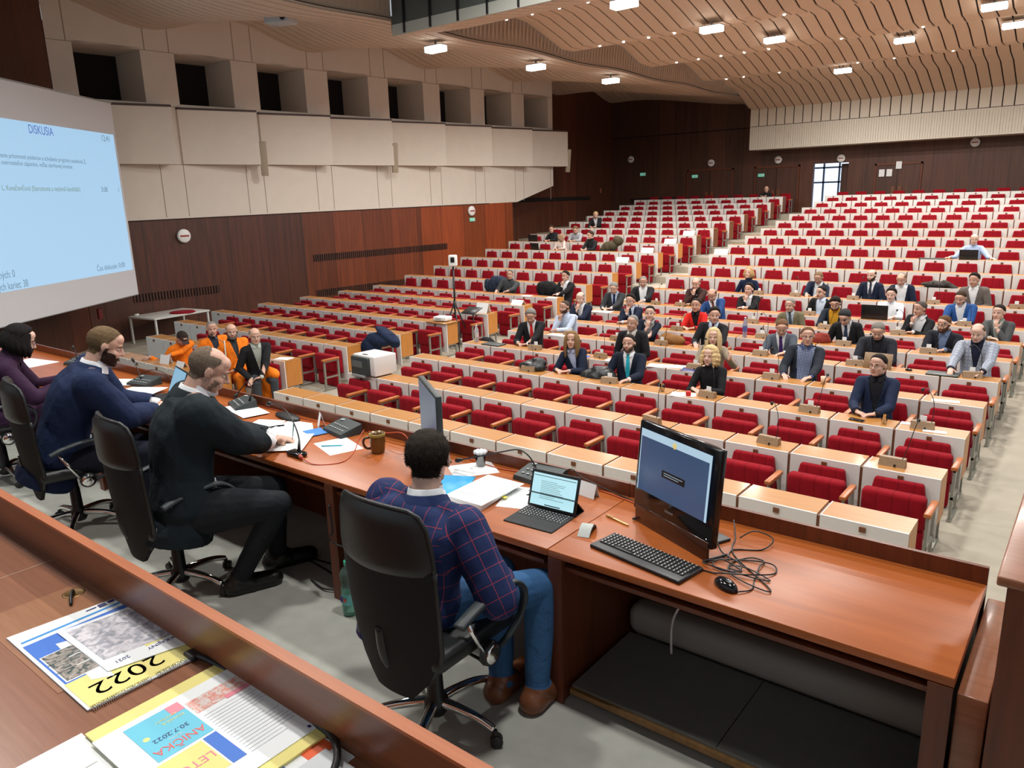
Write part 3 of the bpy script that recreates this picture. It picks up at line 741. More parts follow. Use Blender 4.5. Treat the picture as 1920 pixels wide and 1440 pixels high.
    if check:
        cu = V[lv4]; uv = np.zeros(cu.shape[:2]+(2,)); rl = cu-NB
        uv[..., 0] = rl @ Rt+.35*(rl @ Fd); uv[..., 1] = rl @ U
        for i, p in enumerate(prims):
            if p.tag.startswith(('uarm', 'farm')):
                mk = T == i; d = nrm(p.b-p.a); a0 = nrm(np.cross(d, Fd)); a1 = np.cross(d, a0); q = cu[mk]-p.a
                uv[mk, :, 0] = np.arctan2(q @ a1, q @ a0)*.055; uv[mk, :, 1] = q @ d+(.3 if p.tag.startswith('farm') else 0)
    me.transform(Matrix.Translation(-Vector(O)))
    V0 = V-O
    body = mesh_obj('person', me, None, tuple(O)); tag(body, label, 'person', group)
    outer = jacket or sweater
    def shell(name, mask, off, mat, wv=0., u_=None):
        if mask.sum() < 4: return None
        o = np.full(len(V), off) if np.isscalar(off) else off
        VV = V0+N*o[:, None]
        if wv: VV = VV+N*(wob(V0, 26)*wv)[:, None]
        return mesh_obj(name, submesh(name, VV, lv4, mask, mat, u_), body)
    lowneck = neck & (tpar < (.18 if not hi else .02))
    upper = (is_torso | arm | lowneck)
    vm = (fw > 0) & (np.abs(u) < np.maximum(vopen*(1-(dn+.02)/vlen), .004)) & (dn > -.06)
    wc = farm & (tpar > (.945 if not hi else .80))
    if sweater:
        shell('sweater', (is_torso | arm | lowneck) & ~(farm & (tpar > .97)) | (is_hip & (dn < L+.03)), .011, sweater if not isinstance(sweater, tuple) else fab(sweater), .005)
    elif jacket:
        jm = jacket if not isinstance(jacket, tuple) else fab(jacket)
        shf = fab(shirt, bump=.25) if isinstance(shirt, tuple) else shirt
        shell('shirt', (is_torso & vm) | lowneck | (is_torso & (fw > 0) & (np.abs(u) < vopen*1.15)), .006, shf, 0, uv if check and not hi else None)
        for tg in 'lr': shell('cuff', wc & (np.char.endswith(tags, '_'+tg)), .006, shf)
        jm_c = fab((.014, .026, .095)) if check is True and hi else jm
        jk = ((is_torso | arm | is_hip | (np.char.startswith(tags, 'thigh') & (tpar < .18))) & ~vm & ~wc) & ~(is_hip & (fw > .02) & (np.abs(u) < .05))
        if not hi:
            shell('jacket', jk, .017, jm, .0055, uv if check and check != 'shirt' else None)
            edge = np.maximum(vopen*(1-(dn+.02)/vlen), .004); lw_ = .030*np.clip((dn+.06)/.12, .3, 1)*np.clip((.34-dn)/.14, 0, 1)
            for sg_ in (-1, 1): shell('lapel', is_torso & (fw > 0) & (u*sg_ >= edge) & (u*sg_ < edge+lw_) & (dn > -.05), .0235, jm, .0055, uv if check and check != 'shirt' else None)
        else:
            jb = MB(); rows = []
            for t, a, bb, o in [(-.34, .160, .140, -.03), (-.2, .165, .140, -.025)]+st[:-2]+[(.955, .125, .085, -.01), (.99, .075, .07, -.004)]:
                c = P+U*L*t+Fd*(o-.02*sin(pi*max(t, 0))); a = a*w+.024; bb = bb*(.5+.5*w)+.026
                rows.append([c+Rt*a*(abs(cos(q))**.85*np.sign(cos(q)))+Fd*bb*(abs(sin(q))**.9*np.sign(sin(q))) for q in [2*pi*i/n for i in range(n)]])
            jb.add([p for r in rows for p in r], [(i*n+j, i*n+(j+1) % n, (i+1)*n+(j+1) % n, (i+1)*n+j) for i in range(len(rows)-1) for j in range(n)]+[tuple(range(n-1, -1, -1)), tuple((len(rows)-1)*n+j for j in range(n))], True)
            for sd, e, wt in ((-1, elb[0], wrists[0]), (1, elb[1], wrists[1])):
                sh = SH+Rt*sd*.172*w
                capmesh(jb, NB-U*.045+Rt*sd*.05, sh+U*.016, .058, .062*w); jb.ell(sh, (.080*w, .080*w, .078*w), 14); capmesh(jb, sh, e, .080*w, .068*w); capmesh(jb, e, wt, .068*w, .050*w)
            raw2 = jb.mesh('jacket', []); jme = remesh(raw2, .0075); bpy.data.meshes.remove(raw2)
            Vj, Nj, _, lj = getarr(jme); l4 = lj.reshape(-1, 4); e0 = np.concatenate([l4[:, i] for i in range(4)]); e1 = np.concatenate([l4[:, (i+1) % 4] for i in range(4)])
            cnt = np.bincount(e0, minlength=len(Vj))[:, None]
            for _ in range(7):
                acc = np.zeros_like(Vj)
                for ax in range(3): acc[:, ax] = np.bincount(e0, Vj[e1, ax], len(Vj))
                Vj = Vj*.4+.6*acc/np.maximum(cnt, 1)
            fold = wob((Vj-O)*V3(1, 1, 1.6), 22)*.007+wob(Vj-O, 48)*.0028; Vj = Vj+Nj*fold[:, None]
            Cj = Vj[l4].mean(1); rj = Cj-NB; uj = rj @ Rt; dj = -(rj @ U); fj = rj @ Fd
            nax = nrm(neck_top-NB); rad = np.linalg.norm(rj-(rj @ nax)[:, None]*nax, axis=1)
            keep = ~((rad < .082*k) & (dj < .05)) & ~((fj > 0) & (np.abs(uj) < np.maximum(vopen*(1-(dj+.02)/vlen), .004)))
            keep &= (dj < L*1.30)
            puv = np.zeros(l4.shape+(2,)); cu = Vj[l4]; rl = cu-NB; puv[..., 0] = rl @ Rt+.35*(rl @ Fd); puv[..., 1] = rl @ U
            dt = np.linalg.norm(Cj-(P+np.clip(((Cj-P) @ U)/L, 0, 1)[:, None]*U*L), axis=1)-.15*w
            for ai, (e, wt) in enumerate(zip(elb, wrists)):
                sh = SH+Rt*(-1, 1)[ai]*.172*w
                for a_, b_, base in ((sh, e, 0.), (e, wt, .3)):
                    d = b_-a_; t = np.clip((Cj-a_) @ d/np.dot(d, d), 0, 1); ds = np.linalg.norm(Cj-(a_+t[:, None]*d), axis=1)-.07*w
                    mk = (ds < dt) & ((Cj-sh) @ (Rt*(-1, 1)[ai]) > -.03 if base == 0 else True); dt = np.where(mk, ds, dt); d = nrm(d); a0 = nrm(np.cross(d, Fd)); a1 = np.cross(d, a0); q = cu[mk]-a_
                    puv[mk, :, 0] = np.arctan2(q @ a1, q @ a0)*.078; puv[mk, :, 1] = q @ d+base
                d = nrm(wt-e); keep &= ~(((Cj-wt) @ d > -.030) & (np.linalg.norm(Cj-wt, axis=1) < .12))
            jo = mesh_obj('jacket', submesh('jacket', Vj-O, l4, keep, jm, puv), body)
        if tie:
            tm = is_torso & (fw > 0) & (np.abs(u) < .020+.018*np.clip(dn/.3, 0, 1)) & (dn > -.02) & (dn < .40)
            shell('tie', tm, .013, fab(tie, bump=.2))
        # collar bands round the neck
        nd_ = nrm(neck_top-NB); a0 = nrm(Fd-nd_*np.dot(Fd, nd_)); a1 = np.cross(nd_, a0)
        def ring(name, r0, r1, h0, h1, mat, a_from, a_to, drop):
            m2 = MB(); m2.smooth = True; rr = []
            for rad, h in ((r0, h0), (r1, h1), (r1-.004, h1+.003), (r0-.003, h0)):
                rr.append([NB-O+nd_*(h-drop*max(0, cos(q)))+(a0*cos(q)*1.08+a1*sin(q))*rad*k for q in np.linspace(a_from, a_to, 30)])
            m2.grid(rr); m2.build(name, [mat], body)
        ring('shirt_collar', .080, .071, -.004, .046, fab(shirt, bump=.25) if isinstance(shirt, tuple) else shirt, .25, 2*pi-.25, .028)
        ring('jacket_collar', .112*(1 if hi else .95), .084, -.034, .022, jm_c, 1.15, 2*pi-1.15, .02)
    else:
        shell('shirt', (upper & ~(farm & (tpar > .96))) | (is_hip & (dn < L)), .010, fab(shirt, bump=.3) if isinstance(shirt, tuple) else shirt, .004)
        nd_ = nrm(neck_top-NB); a0 = nrm(Fd-nd_*np.dot(Fd, nd_)); a1 = np.cross(nd_, a0); m2 = MB(); m2.smooth = True
        m2.grid([[NB-O+nd_*(h-.02*max(0, cos(q)))+(a0*cos(q)*1.08+a1*sin(q))*rad for q in np.linspace(.25, 2*pi-.25, 26)] for rad, h in ((.085, 0), (.069, .045), (.065, .046))])
        m2.build('collar', [fab(shirt, bump=.3) if isinstance(shirt, tuple) else shirt], body)
    shell('trousers', (legs | is_hip) & ~foot, .010 if not hi else .012, fab(trousers, bump=.6), .004)
    shell('shoes', foot | (np.char.startswith(tags, 'shin') & (tpar > .97)), .007 if not hi else .013, colm(shoes, .35, 'shoe'))
    # hair -------------------------------------------------
    if hair:
        style, hc = hair[0], hair[1]; hm = hairmat(hc)
        ZY = [-.12, -.05, -.022, .004, .020, .040, .055, .070, .12]; ZZ = [-.062, -.060, -.040, .026, .045, .074, .090, .097, .104]
        zl_ = np.interp(hy, ZY, ZZ)+.012*(np.abs(hx) > .045)*(hy > .04)+.006*wob(C-O, 60)
        hvV = (V-H)/k; vx = hvV @ hR; vy = hvV @ hF; vz = hvV @ hU
        msk = headm & (hz > zl_) & ~((np.abs(hx) > .083) & (hz < .035))
        th_ = {'short': .011, 'full': .020, 'crop': .0035, 'balding': .004, 'ring': .006, 'long': .016, 'bob': .02, 'curly': .026, 'updo': .01}[style]
        off = np.full(len(V), th_)
        if style in ('short', 'full', 'crop'): off = th_*(.45+.55*np.clip((vz+.03)/.10, 0, 1))+(.003 if style != 'crop' else .0012)*wob(V0, 90)
        if style == 'full': off = off+.012*np.clip((vz-.07)/.04, 0, 1)*(vy > -.02)
        if style in ('balding', 'ring'): off = off*1.0; msk &= ~((hz > (.055 if style == 'ring' else .080)) & (hy > (-.075 if style == 'ring' else -.035)) & (np.abs(hx) < .066)) & ~((hy > .03) & (hz > .03)); off = off+.0015*wob(V0, 120)
        if style in ('long', 'bob', 'curly', 'updo'): off = th_*(.6+.4*np.clip((vz+.05)/.1, 0, 1))+.004*wob(V0, 70)
        zv = np.interp(vy, ZY, ZZ)
        off = off*np.clip(.18+(vz-zv)/.028, .18, 1)
        ho = shell('hair', msk, off, hm)
        if style in ('long', 'bob', 'curly'):
            m3 = MB(); m3.smooth = True; ln = {'long': .30, 'bob': .13, 'curly': .15}[style]; rnd = random.Random(sum(map(ord, label)) % 1000)
            for i in range(15 if style != 'long' else 17):
                q = radians(52+(256)*i/(14 if style != 'long' else 16)); ex = sin(q); ey = cos(q)
                a = hp_(ex*.062, ey*.082-.01, .075); b2 = hp_(ex*.088, ey*.108-.014, .0); g = V3(0, 0, -1)
                c3 = b2+g*ln*.5+(hR*ex+hF*ey)*.012; d3 = b2+g*ln*(.9+.15*rnd.random())+(hR*ex*.3+hF*(ey*.2))*(.02 if style != 'bob' else -.05)
                r0 = .026 if style != 'curly' else .030
                pp = smoothpts([a, b2, c3, d3], 5)
                if style == 'curly': pp = [p+Vector((.012*sin(j*1.7+i), .012*cos(j*1.9+i), 0)) for j, p in enumerate(pp)]
                m3.tube(pp, [r0*k*(.7+.3*sin(pi*min(1, j/(len(pp)-1)*1.1)))*(1-.55*(j/(len(pp)-1))**3) for j in range(len(pp))], 8)
            m3.ell(hp_(0, -.03, .045), (.084*k, .093*k, .078*k), 14, MH)
            rm = m3.mesh('hair', []); r2 = remesh(rm, max(vox*.8, .007)); bpy.data.meshes.remove(rm)
            vv = np.empty(len(r2.vertices)*3); r2.vertices.foreach_get('co', vv); vv = vv.reshape(-1, 3)
            nn = np.empty(len(r2.vertices)*3); r2.vertices.foreach_get('normal', nn); nn = nn.reshape(-1, 3)
            vv = vv+nn*(wob(vv*V3(1, 1, .25), 130)*.004)[:, None]-O
            hq = (vv+O-H)/k; 
            r2.vertices.foreach_set('co', vv.ravel()); r2.materials.append(hm); r2.update(); mesh_obj('hair_length', r2, ho or body)
        if style == 'updo':
            m3 = MB(); m3.ell(hp_(0, -.10, .03)-O, (.045*k, .04*k, .045*k), 12, MH); m3.build('hair_bun', [hm], body)
        if strands:
            rnd = np.random.RandomState(5); idx = np.where(msk)[0]; A = V[lv4]; pick = rnd.choice(idx, strands); m3 = MB()
            FN = N[lv4].mean(1)
            for j in pick:
                w4 = rnd.dirichlet([1, 1, 1, 1]); p0 = (A[j]*w4[:, None]).sum(0)-O; nn = nrm(FN[j]); q = (C[j]-H)/k
                fl_ = nrm(-hU*.6-hF*.25+hF*1.5*max(0, q @ hU-.03)*8+rnd.randn(3)*.35); ln = hair[2]*(.6+.6*rnd.rand())*(.5+.8*np.clip((q @ hU+.04)/.12, 0, 1))
                d1 = nrm(nn*.8+fl_*.8); d2 = nrm(nn*.15+fl_); s_ = nrm(np.cross(d1, nn))*.0011
                p0 = p0+nn*.002; p1 = p0+d1*ln*.5; p2 = p1+d2*ln*.6
                m3.add([p0-s_, p0+s_, p1+s_*.8, p1-s_*.8, p2], [(0, 1, 2, 3), (3, 2, 4)], True)
            m3.build('hair_strands', [hm], ho)
        # brows
        m4 = MB()
        for sd in (-1, 1): m4.tube([hp_(sd*.014, .0925, .020)-O, hp_(sd*.030, .089, .027)-O, hp_(sd*.047, .075, .022)-O], [.0022*k, .0032*k, .0018*k], 6)
        m4.build('eyebrows', [hm], body)
    if beard:
        bm_ = headm & (hy > -.005) & (hz < np.interp(np.abs(hx), [0, .018, .022, .045, .060, .075], [-.043, -.045, -.048, -.050, -.028, .0])) & ~((np.abs(hx) < .023) & (hz > -.076) & (hz < -.050) & (hy > .07)) & (hz > -.135)
        shell('beard', bm_, .004+.002*wob(V0, 150)+beard[1], hairmat(beard[0]))
    # eyes
    for sd in (-1, 1):
        m5 = MB(); m5.m = 0; m5.ell(hp_(sd*.031, .0695, .002)-O, (.0125*k, .0125*k, .0052*k), 10, MH); m5.m = 1; m5.ell(hp_(sd*.031, .0775, .002)-O, (.0052*k, .0054*k, .0050*k), 8, MH)
        m5.build('eye', [EYEW, EYEI], body)
    if glasses:
        m6 = MB()
        for sd in (-1, 1):
            m6.tube([hp_(sd*.033+.025*cos(q), .098, -.001+.017*sin(q))-O for q in [2*pi*i/14 for i in range(14)]], .0016, 5, closed=True)
            m6.tube([hp_(sd*.058, .097, .006)-O, hp_(sd*.082, .01, .006)-O, hp_(sd*.084, -.02, -.006)-O], .0016, 5)
        m6.tube([hp_(-.010, .099, .003)-O, hp_(.010, .099, .003)-O], .0016, 5); m6.build('glasses', [GLASS], body)
    if cap:
        m7 = MB(); m7.smooth = True
        rr = []
        for i in range(7):
            t = i/6; rr.append([hp_(.086*cos(q)*cos(t*1.5), -.012+.106*sin(q)*cos(t*1.5), .045+.066*sin(t*1.5))-O for q in np.linspace(0, 2*pi, 22)])
        m7.grid(rr); m7.hexa([tuple(hp_(x, y, z)-O) for x, y, z in ((-.06, .08, .04), (.06, .08, .04), (.045, .155, .03), (-.045, .155, .03), (-.06, .08, .047), (.06, .08, .047), (.045, .155, .037), (-.045, .155, .037))])
        m7.build('cap', [fab(cap)], body)
    return body
LCHECK = fabric('pale_check', (.40, .42, .47), check=((.27, .30, .38), .055, .35)); SCHECK = fabric('blue_check', (.42, .48, .62), check=((.06, .08, .18), .022, .4), bump=.2)
PEOPLE = [
 ('blond man in a black suit high up at the left end of the rows', 'a blond man in black', 'L', 15, 2, (-17.000, 27.211, 1.518), 'clasp', -0.925, 0.35, -1.100, dict(jacket=(.012,.012,.014),shirt=(.5,.5,.52),hair=('short',(.50,.34,.17)))),
 ('dark-haired boy in a black sweater behind an open laptop by the left wall', 'a boy in black', 'L', 13, 2, (-17.247, 24.373, 1.066), 'clasp', -1.130, 0.25, -1.217, dict(sweater=(.012,.012,.014),hair=('full',(.05,.03,.018)),w=.88)),
 ('man in a pale grey sweater bending over his desk, upper left rows', 'a man in a grey sweater', 'L', 13, 3, (-16.098, 24.323, 1.051), 'clasp', -1.248, 0.6, -1.161, dict(sweater=(.32,.32,.34),hair=('short',(.14,.09,.05)))),
 ('child in a pale pink top slumped over the desk, upper left rows', 'a child in pale pink', 'L', 12, 4, (-15.767, 22.909, 0.834), 'clasp', 0.079, 0.5, -0.968, dict(sweater=(.62,.50,.44),hair=('bob',(.30,.20,.12)),w=.82,hs=1.1)),
 ('young man in a black roll-neck turned to the left, upper left rows', 'a young man in a black roll-neck', 'L', 12, 5, (-14.584, 22.989, 0.933), 'clasp', -2.053, 0.2, -1.616, dict(sweater=(.012,.012,.014),hair=('full',(.05,.03,.018)),w=.92)),
 ('heavy man in a dark grey sweater with an arm over the coats beside him', 'a man in a dark grey sweater', 'L', 8, 6, (-13.758, 17.303, 0.105), 'wide', -1.161, 0.05, -1.074, dict(sweater=(.045,.048,.052),hair=('crop',(.10,.075,.055)),sk=1,w=1.15)),
 ('dark-haired man in a black suit holding his chin, right end of the left block', 'a man holding his chin', 'L', 8, 9, (-11.798, 17.303, 0.136), 'chin_r', -1.670, 0.0, -1.409, dict(jacket=(.012,.012,.014),hair=('full',(.018,.013,.011)),sk=1)),
 ('bald man in a navy suit resting his face on his hand beside the aisle', 'a bald man in navy', 'R', 6, 0, (-9.364, 14.325, 0.021), 'chin_r', -1.428, 0.15, -1.341, dict(jacket=(.012,.018,.040),hair=('ring',(.22,.21,.19)),sk=2)),
 ('grey-haired man in a dark grey suit and navy tie looking down', 'a man in a grey suit and navy tie', 'R', 7, 0, (-9.358, 15.799, 0.093), 'clasp', -1.298, 0.5, -1.211, dict(jacket=(.030,.032,.036),shirt=(.50,.58,.72),tie=(.01,.015,.06),hair=('short',(.22,.21,.19)))),
 ('silver-haired broad man in a black suit over an open white shirt', 'a silver-haired man in black', 'R', 8, 0, (-9.352, 17.253, 0.102), 'wide', -1.161, 0.25, -1.161, dict(jacket=(.012,.012,.014),hair=('crop',(.22,.21,.19)),sk=1,w=1.1,vopen=.11,vlen=.8)),
 ('dark-haired man in glasses and a navy suit with his hand before his mouth', 'a man in glasses with a hand at his mouth', 'R', 6, 2, (-8.070, 14.325, 0.038), 'chin_r', -1.494, 0.1, -1.407, dict(jacket=(.012,.018,.040),shirt=(.50,.58,.72),tie=(.012,.02,.05),hair=('full',(.018,.013,.011)),glasses=True)),
 ('black-haired woman in a dark cardigan touching her chin', 'a black-haired woman', 'R', 5, 3, (-6.856, 12.931, 0.041), 'chin_r', -1.171, 0.05, -1.083, dict(jacket=(.010,.014,.028),shirt=(.35,.33,.32),hair=('updo',(.018,.013,.011)),w=.9,sk=2,vopen=.1)),
 ('bald bearded man in a light blue shirt with his chin on his fist', 'a bald man in a light blue shirt', 'R', 5, 1, (-8.811, 12.871, 0.035), 'chin_r', -1.669, 0.05, -1.407, dict(shirt=(.50,.58,.72),hair=('crop',(.07,.05,.04)),beard=((.06,.04,.03),.001),sk=1)),
 ('grey-haired man in a black suit and bright red tie reading', 'a man with a red tie', 'R', 4, 1, (-8.612, 11.437, 0.060), 'clasp', -1.100, 0.5, -1.100, dict(jacket=(.012,.012,.014),tie=(.55,.02,.02),hair=('full',(.22,.21,.19)),sk=1)),
 ('grey cropped man in a black jacket turned to the screen, behind the turquoise tie', 'a cropped man in a black jacket', 'R', 4, 4, (-6.447, 11.517, 0.089), 'lap', -1.497, 0.05, -1.410, dict(jacket=(.012,.012,.014),shirt=(.55,.5,.45),hair=('crop',(.22,.21,.19)),sk=1,w=1.05,roll=.12)),
 ('woman with long brown and blond hair in a navy blazer over a pale blue top', 'a woman in a navy blazer', 'R', 3, 4, (-6.695, 9.983, 0.011), 'clasp', -1.189, -0.05, -1.294, dict(jacket=(.012,.018,.040),shirt=(.45,.5,.68),hair=('long',(.22,.13,.055)),w=.88,sk=0,vlen=.4)),
 ('bearded man in a navy suit with a turquoise tie', 'a man with a turquoise tie', 'R', 3, 5, (-5.690, 10.063, 0.033), 'wide', -1.370, -0.02, -1.301, dict(jacket=(.008,.013,.028),tie=(.02,.42,.52),hair=('short',(.018,.013,.011)),beard=((.10,.07,.05),-.002),w=1.05)),
 ('bald grey man in a brown jacket and black roll-neck holding his hand up', 'a man in a brown jacket', 'R', 8, 2, (-7.865, 17.173, 0.127), 'chin_r', -1.403, 0.35, -1.316, dict(jacket=(.050,.022,.018),shirt=(.012,.012,.012),hair=('ring',(.20,.19,.18)),vopen=.07)),
 ('bald man in a bright blue suit looking down', 'a bald man in a blue suit', 'R', 7, 4, (-6.831, 15.759, 0.069), 'down', -1.424, 0.5, -1.336, dict(jacket=(.02,.06,.19),tie=(.16,.04,.03),hair=('ring',(.05,.04,.03)),sk=1)),
 ('woman in a scarlet jacket with her dark hair tied back', 'a woman in a scarlet jacket', 'R', 6, 4, (-6.541, 14.305, 0.044), 'clasp', -1.351, 0.05, -1.404, dict(jacket=(.66,.02,.015),shirt=(.015,.012,.012),hair=('updo',(.018,.013,.011)),w=.88,sk=1,vlen=.4)),
 ('round-faced dark-haired man in a dark suit, pale shirt and dark red tie', 'a man in a dark suit and dark red tie', 'R', 5, 5, (-5.552, 12.951, 0.090), 'wide', -1.079, 0.08, -1.305, dict(jacket=(.012,.012,.014),shirt=(.50,.58,.72),tie=(.10,.02,.05),hair=('full',(.018,.013,.011)),w=1.05)),
 ('woman with long blond hair in a beige knitted jacket, hand raised', 'a woman in beige', 'R', 4, 6, (-4.907, 11.437, -0.002), 'raise_l', -1.253, 0.1, -1.340, dict(sweater=(.33,.27,.20),hair=('long',(.62,.45,.24)),w=.9,sk=2)),
 ('woman with wavy blond hair in a black zip top, smiling', 'a woman in a black zip top', 'R', 3, 7, (-4.335, 10.003, -0.007), 'clasp', -1.546, 0.0, -1.371, dict(sweater=(.012,.012,.014),hair=('curly',(.62,.44,.22)),w=.9,sk=2)),
 ('woman with short blond hair in a navy top looking upwards', 'a woman in navy looking up', 'R', 9, 3, (-7.148, 18.707, 0.268), 'lap', -1.642, -0.2, -1.380, dict(sweater=(.010,.018,.05),hair=('bob',(.45,.28,.12)),w=.9,sk=2)),
 ('dark-haired man in a black jacket and open white collar resting his chin on his hand', 'a man in a black jacket', 'R', 8, 4, (-6.559, 17.213, 0.048), 'chin_r', -1.591, 0.0, -1.416, dict(jacket=(.012,.012,.014),hair=('full',(.018,.013,.011)),w=1.0)),
 ('man in glasses and a navy jacket looking down, ninth row', 'a man in glasses looking down', 'R', 9, 5, (-5.420, 18.647, 0.223), 'down', -1.550, 0.45, -1.462, dict(jacket=(.012,.018,.040),hair=('short',(.20,.13,.07)),glasses=True,sk=1)),
 ('man in a dark jacket and very pale blue shirt looking left, eighth row', 'a man in a pale blue shirt', 'R', 8, 6, (-4.943, 17.273, 0.058), 'lap', -1.990, 0.1, -1.606, dict(jacket=(.012,.012,.014),shirt=(.62,.72,.85),hair=('short',(.018,.013,.011)),vopen=.11,vlen=.8)),
 ('dark-haired bearded man with a mustard yellow shirt under his jacket', 'a man in a yellow shirt', 'R', 7, 7, (-4.224, 15.759, 0.034), 'down', -1.396, 0.5, -1.483, dict(jacket=(.012,.018,.03),shirt=(.62,.30,.02),hair=('full',(.018,.013,.011)),beard=((.018,.013,.011),.004),vopen=.11,vlen=.8)),
 ('balding bearded man in a navy suit with a dark tie sitting upright, ninth row', 'a bearded man sitting upright', 'R', 9, 7, (-4.274, 18.747, 0.312), 'lap', -1.783, 0.05, -1.556, dict(jacket=(.012,.018,.040),tie=(.03,.035,.06),hair=('ring',(.05,.03,.018)),beard=((.06,.035,.02),.003),sk=2)),
 ('thin-haired man in a navy jacket over a white shirt looking down, hand on hip', 'a man with a white shirt looking down', 'R', 9, 8, (-3.634, 18.687, 0.262), 'lap', -1.641, 0.45, -1.553, dict(jacket=(.012,.018,.040),hair=('balding',(.20,.13,.07)),vopen=.13,vlen=.9,sk=0)),
 ('young man in a grey waistcoat and white shirt behind a black laptop', 'a young man in a waistcoat', 'R', 8, 8, (-3.521, 17.273, 0.077), 'down', -1.579, 0.1, -1.509, dict(jacket=None,shirt=(.78,.80,.82),hair=('full',(.018,.013,.011)),sk=2)),
 ('dark-haired man in a brownish grey blazer over a white T-shirt', 'a man in a grey blazer', 'R', 9, 10, (-2.225, 18.687, 0.305), 'lap', -1.801, 0.1, -1.662, dict(jacket=(.14,.12,.11),hair=('full',(.018,.013,.011)),sk=1,w=1.1,vopen=.1)),
 ('man in a royal blue blazer and white shirt looking down', 'a man in a royal blue blazer', 'R', 8, 10, (-2.245, 17.213, 0.090), 'clasp', -1.755, 0.4, -1.616, dict(jacket=(.02,.075,.24),hair=('short',(.05,.03,.018)),w=1.1,vopen=.1)),
 ('man in a black suit and open white shirt with his hand over his face', 'a man with his hand over his face', 'R', 7, 9, (-2.696, 15.759, 0.034), 'chin_r', -2.187, 0.1, -1.785, dict(jacket=(.012,.012,.014),hair=('short',(.08,.07,.06)),sk=1,vopen=.12,vlen=.8)),
 ('dark-haired man in a grey suit with his hand on his mouth, near the right edge', 'a man in a grey suit with a hand on his mouth', 'R', 7, 11, (-1.441, 15.759, 0.051), 'chin_l', -1.829, 0.1, -1.689, dict(jacket=(.075,.078,.08),shirt=(.35,.38,.34),hair=('short',(.018,.013,.011)),sk=2)),
 ('bearded man with glasses in a dark anorak over a blue shirt', 'a bearded man in glasses', 'R', 6, 10, (-2.063, 14.285, 0.010), 'clasp', -1.951, 0.2, -1.637, dict(jacket=(.014,.015,.022),shirt=(.16,.22,.36),hair=('short',(.12,.06,.03)),beard=((.10,.05,.03),.004),glasses=True,w=1.1,sk=0)),
 ('balding man in a pale checked blazer and navy shirt at a slim laptop', 'a man in a pale checked blazer', 'R', 5, 11, (-1.410, 12.891, 0.132), 'laptop', -1.671, 0.3, -1.549, dict(jacket=LCHECK,shirt=(.012,.016,.035),hair=('balding',(.12,.09,.06)),w=1.1,sk=2,check=True)),
 ('grey-haired man in an olive tweed jacket', 'a man in olive tweed', 'R', 7, 6, (-5.142, 15.839, -0.060), 'lap', -1.606, 0.15, -1.431, dict(jacket=(.17,.145,.085),shirt=(.4,.45,.5),tie=(.06,.08,.10),hair=('short',(.22,.21,.19)))),
 ('man in glasses, grey jacket and purple tie looking down', 'a man with a purple tie', 'R', 5, 7, (-4.298, 12.891, -0.025), 'down', -1.249, 0.45, -1.389, dict(jacket=(.085,.10,.125),tie=(.06,.02,.12),hair=('short',(.16,.08,.04)),glasses=True)),
 ('man in glasses with an open navy jacket over a blue checked shirt', 'a man in a checked shirt', 'R', 4, 8, (-3.460, 11.557, 0.108), 'wide', -1.193, 0.0, -1.367, dict(jacket=(.018,.022,.032),shirt=SCHECK,hair=('short',(.14,.075,.04)),glasses=True,w=1.08,vopen=.13,vlen=1.2,check='shirt')),
 ('man in a dark suit and blue tie bowing his head, sixth row', 'a man bowing his head', 'R', 6, 8, (-3.644, 14.285, 0.007), 'lap', -1.670, 0.65, -1.496, dict(jacket=(.012,.012,.014),tie=(.03,.05,.10),hair=('full',(.035,.035,.038)),sk=0)),
 ('grey-haired man in a dark jacket writing beside a wooden box lid', 'a grey-haired man writing', 'R', 5, 9, (-2.764, 12.851, 0.047), 'down', -1.446, 0.5, -1.446, dict(jacket=(.020,.022,.030),shirt=(.015,.015,.02),hair=('short',(.20,.18,.16)),w=1.1)),
 ('dark-haired man in glasses, navy blazer and black shirt, alone in front at the right', 'a man in a navy blazer', 'R', 3, 10, (-2.134, 10.083, 0.091), 'clasp', -1.799, -0.02, -1.537, dict(jacket=(.014,.022,.055),shirt=(.012,.012,.016),hair=('short',(.018,.013,.011)),glasses=True,vopen=.10)),
 ('bald man in glasses and a light blue T-shirt with arms spread behind a laptop', 'a bald man in a blue T-shirt', 'R', 12, 9, (-2.841, 22.969, 0.902), 'spread', -1.360, 0.1, -1.535, dict(shirt=(.42,.52,.72),hair=('ring',(.2,.15,.12)),glasses=True,sk=2)),
 ('bald man in black alone in the very last row', 'a bald man in black', 'L', 20, 8, (-12.542, 34.461, 2.361), 'clasp', -1.309, 0.2, -1.309, dict(sweater=(.012,.012,.014),hair=('ring',(.1,.08,.07)),sk=0)),
 ('worker in an orange jacket and cap bending over the front desk', 'a worker in orange', 'L', 1, 6, (-13.725, 7.165, -0.160), 'reach', -0.045, 0.75, -0.132, dict(sweater=(.85,.20,.01),hair=('short',(.03,.02,.015)),cap=(.05,.03,.03),sk=1,trousers=(.85,.20,.01))),
 ('grey-haired worker in an open orange jacket smiling, leftmost upright worker', 'a grey-haired worker in orange', 'L', 1, 8, (-12.794, 7.265, 0.091), 'lap', -0.429, 0.05, -0.342, dict(jacket=(.85,.20,.01),shirt=(.03,.035,.05),hair=('crop',(.22,.2,.18)),trousers=(.85,.20,.01),sk=1,vopen=.07,vlen=.6)),
 ('bearded bald worker in glasses and an open orange jacket', 'a bearded worker in orange', 'L', 1, 9, (-12.154, 7.265, 0.096), 'lap', -0.451, 0.05, -0.364, dict(jacket=(.85,.20,.01),shirt=(.03,.035,.04),hair=('ring',(.2,.17,.15)),beard=((.16,.14,.13),.006),glasses=True,trousers=(.85,.20,.01),sk=0,vopen=.06,vlen=.6)),
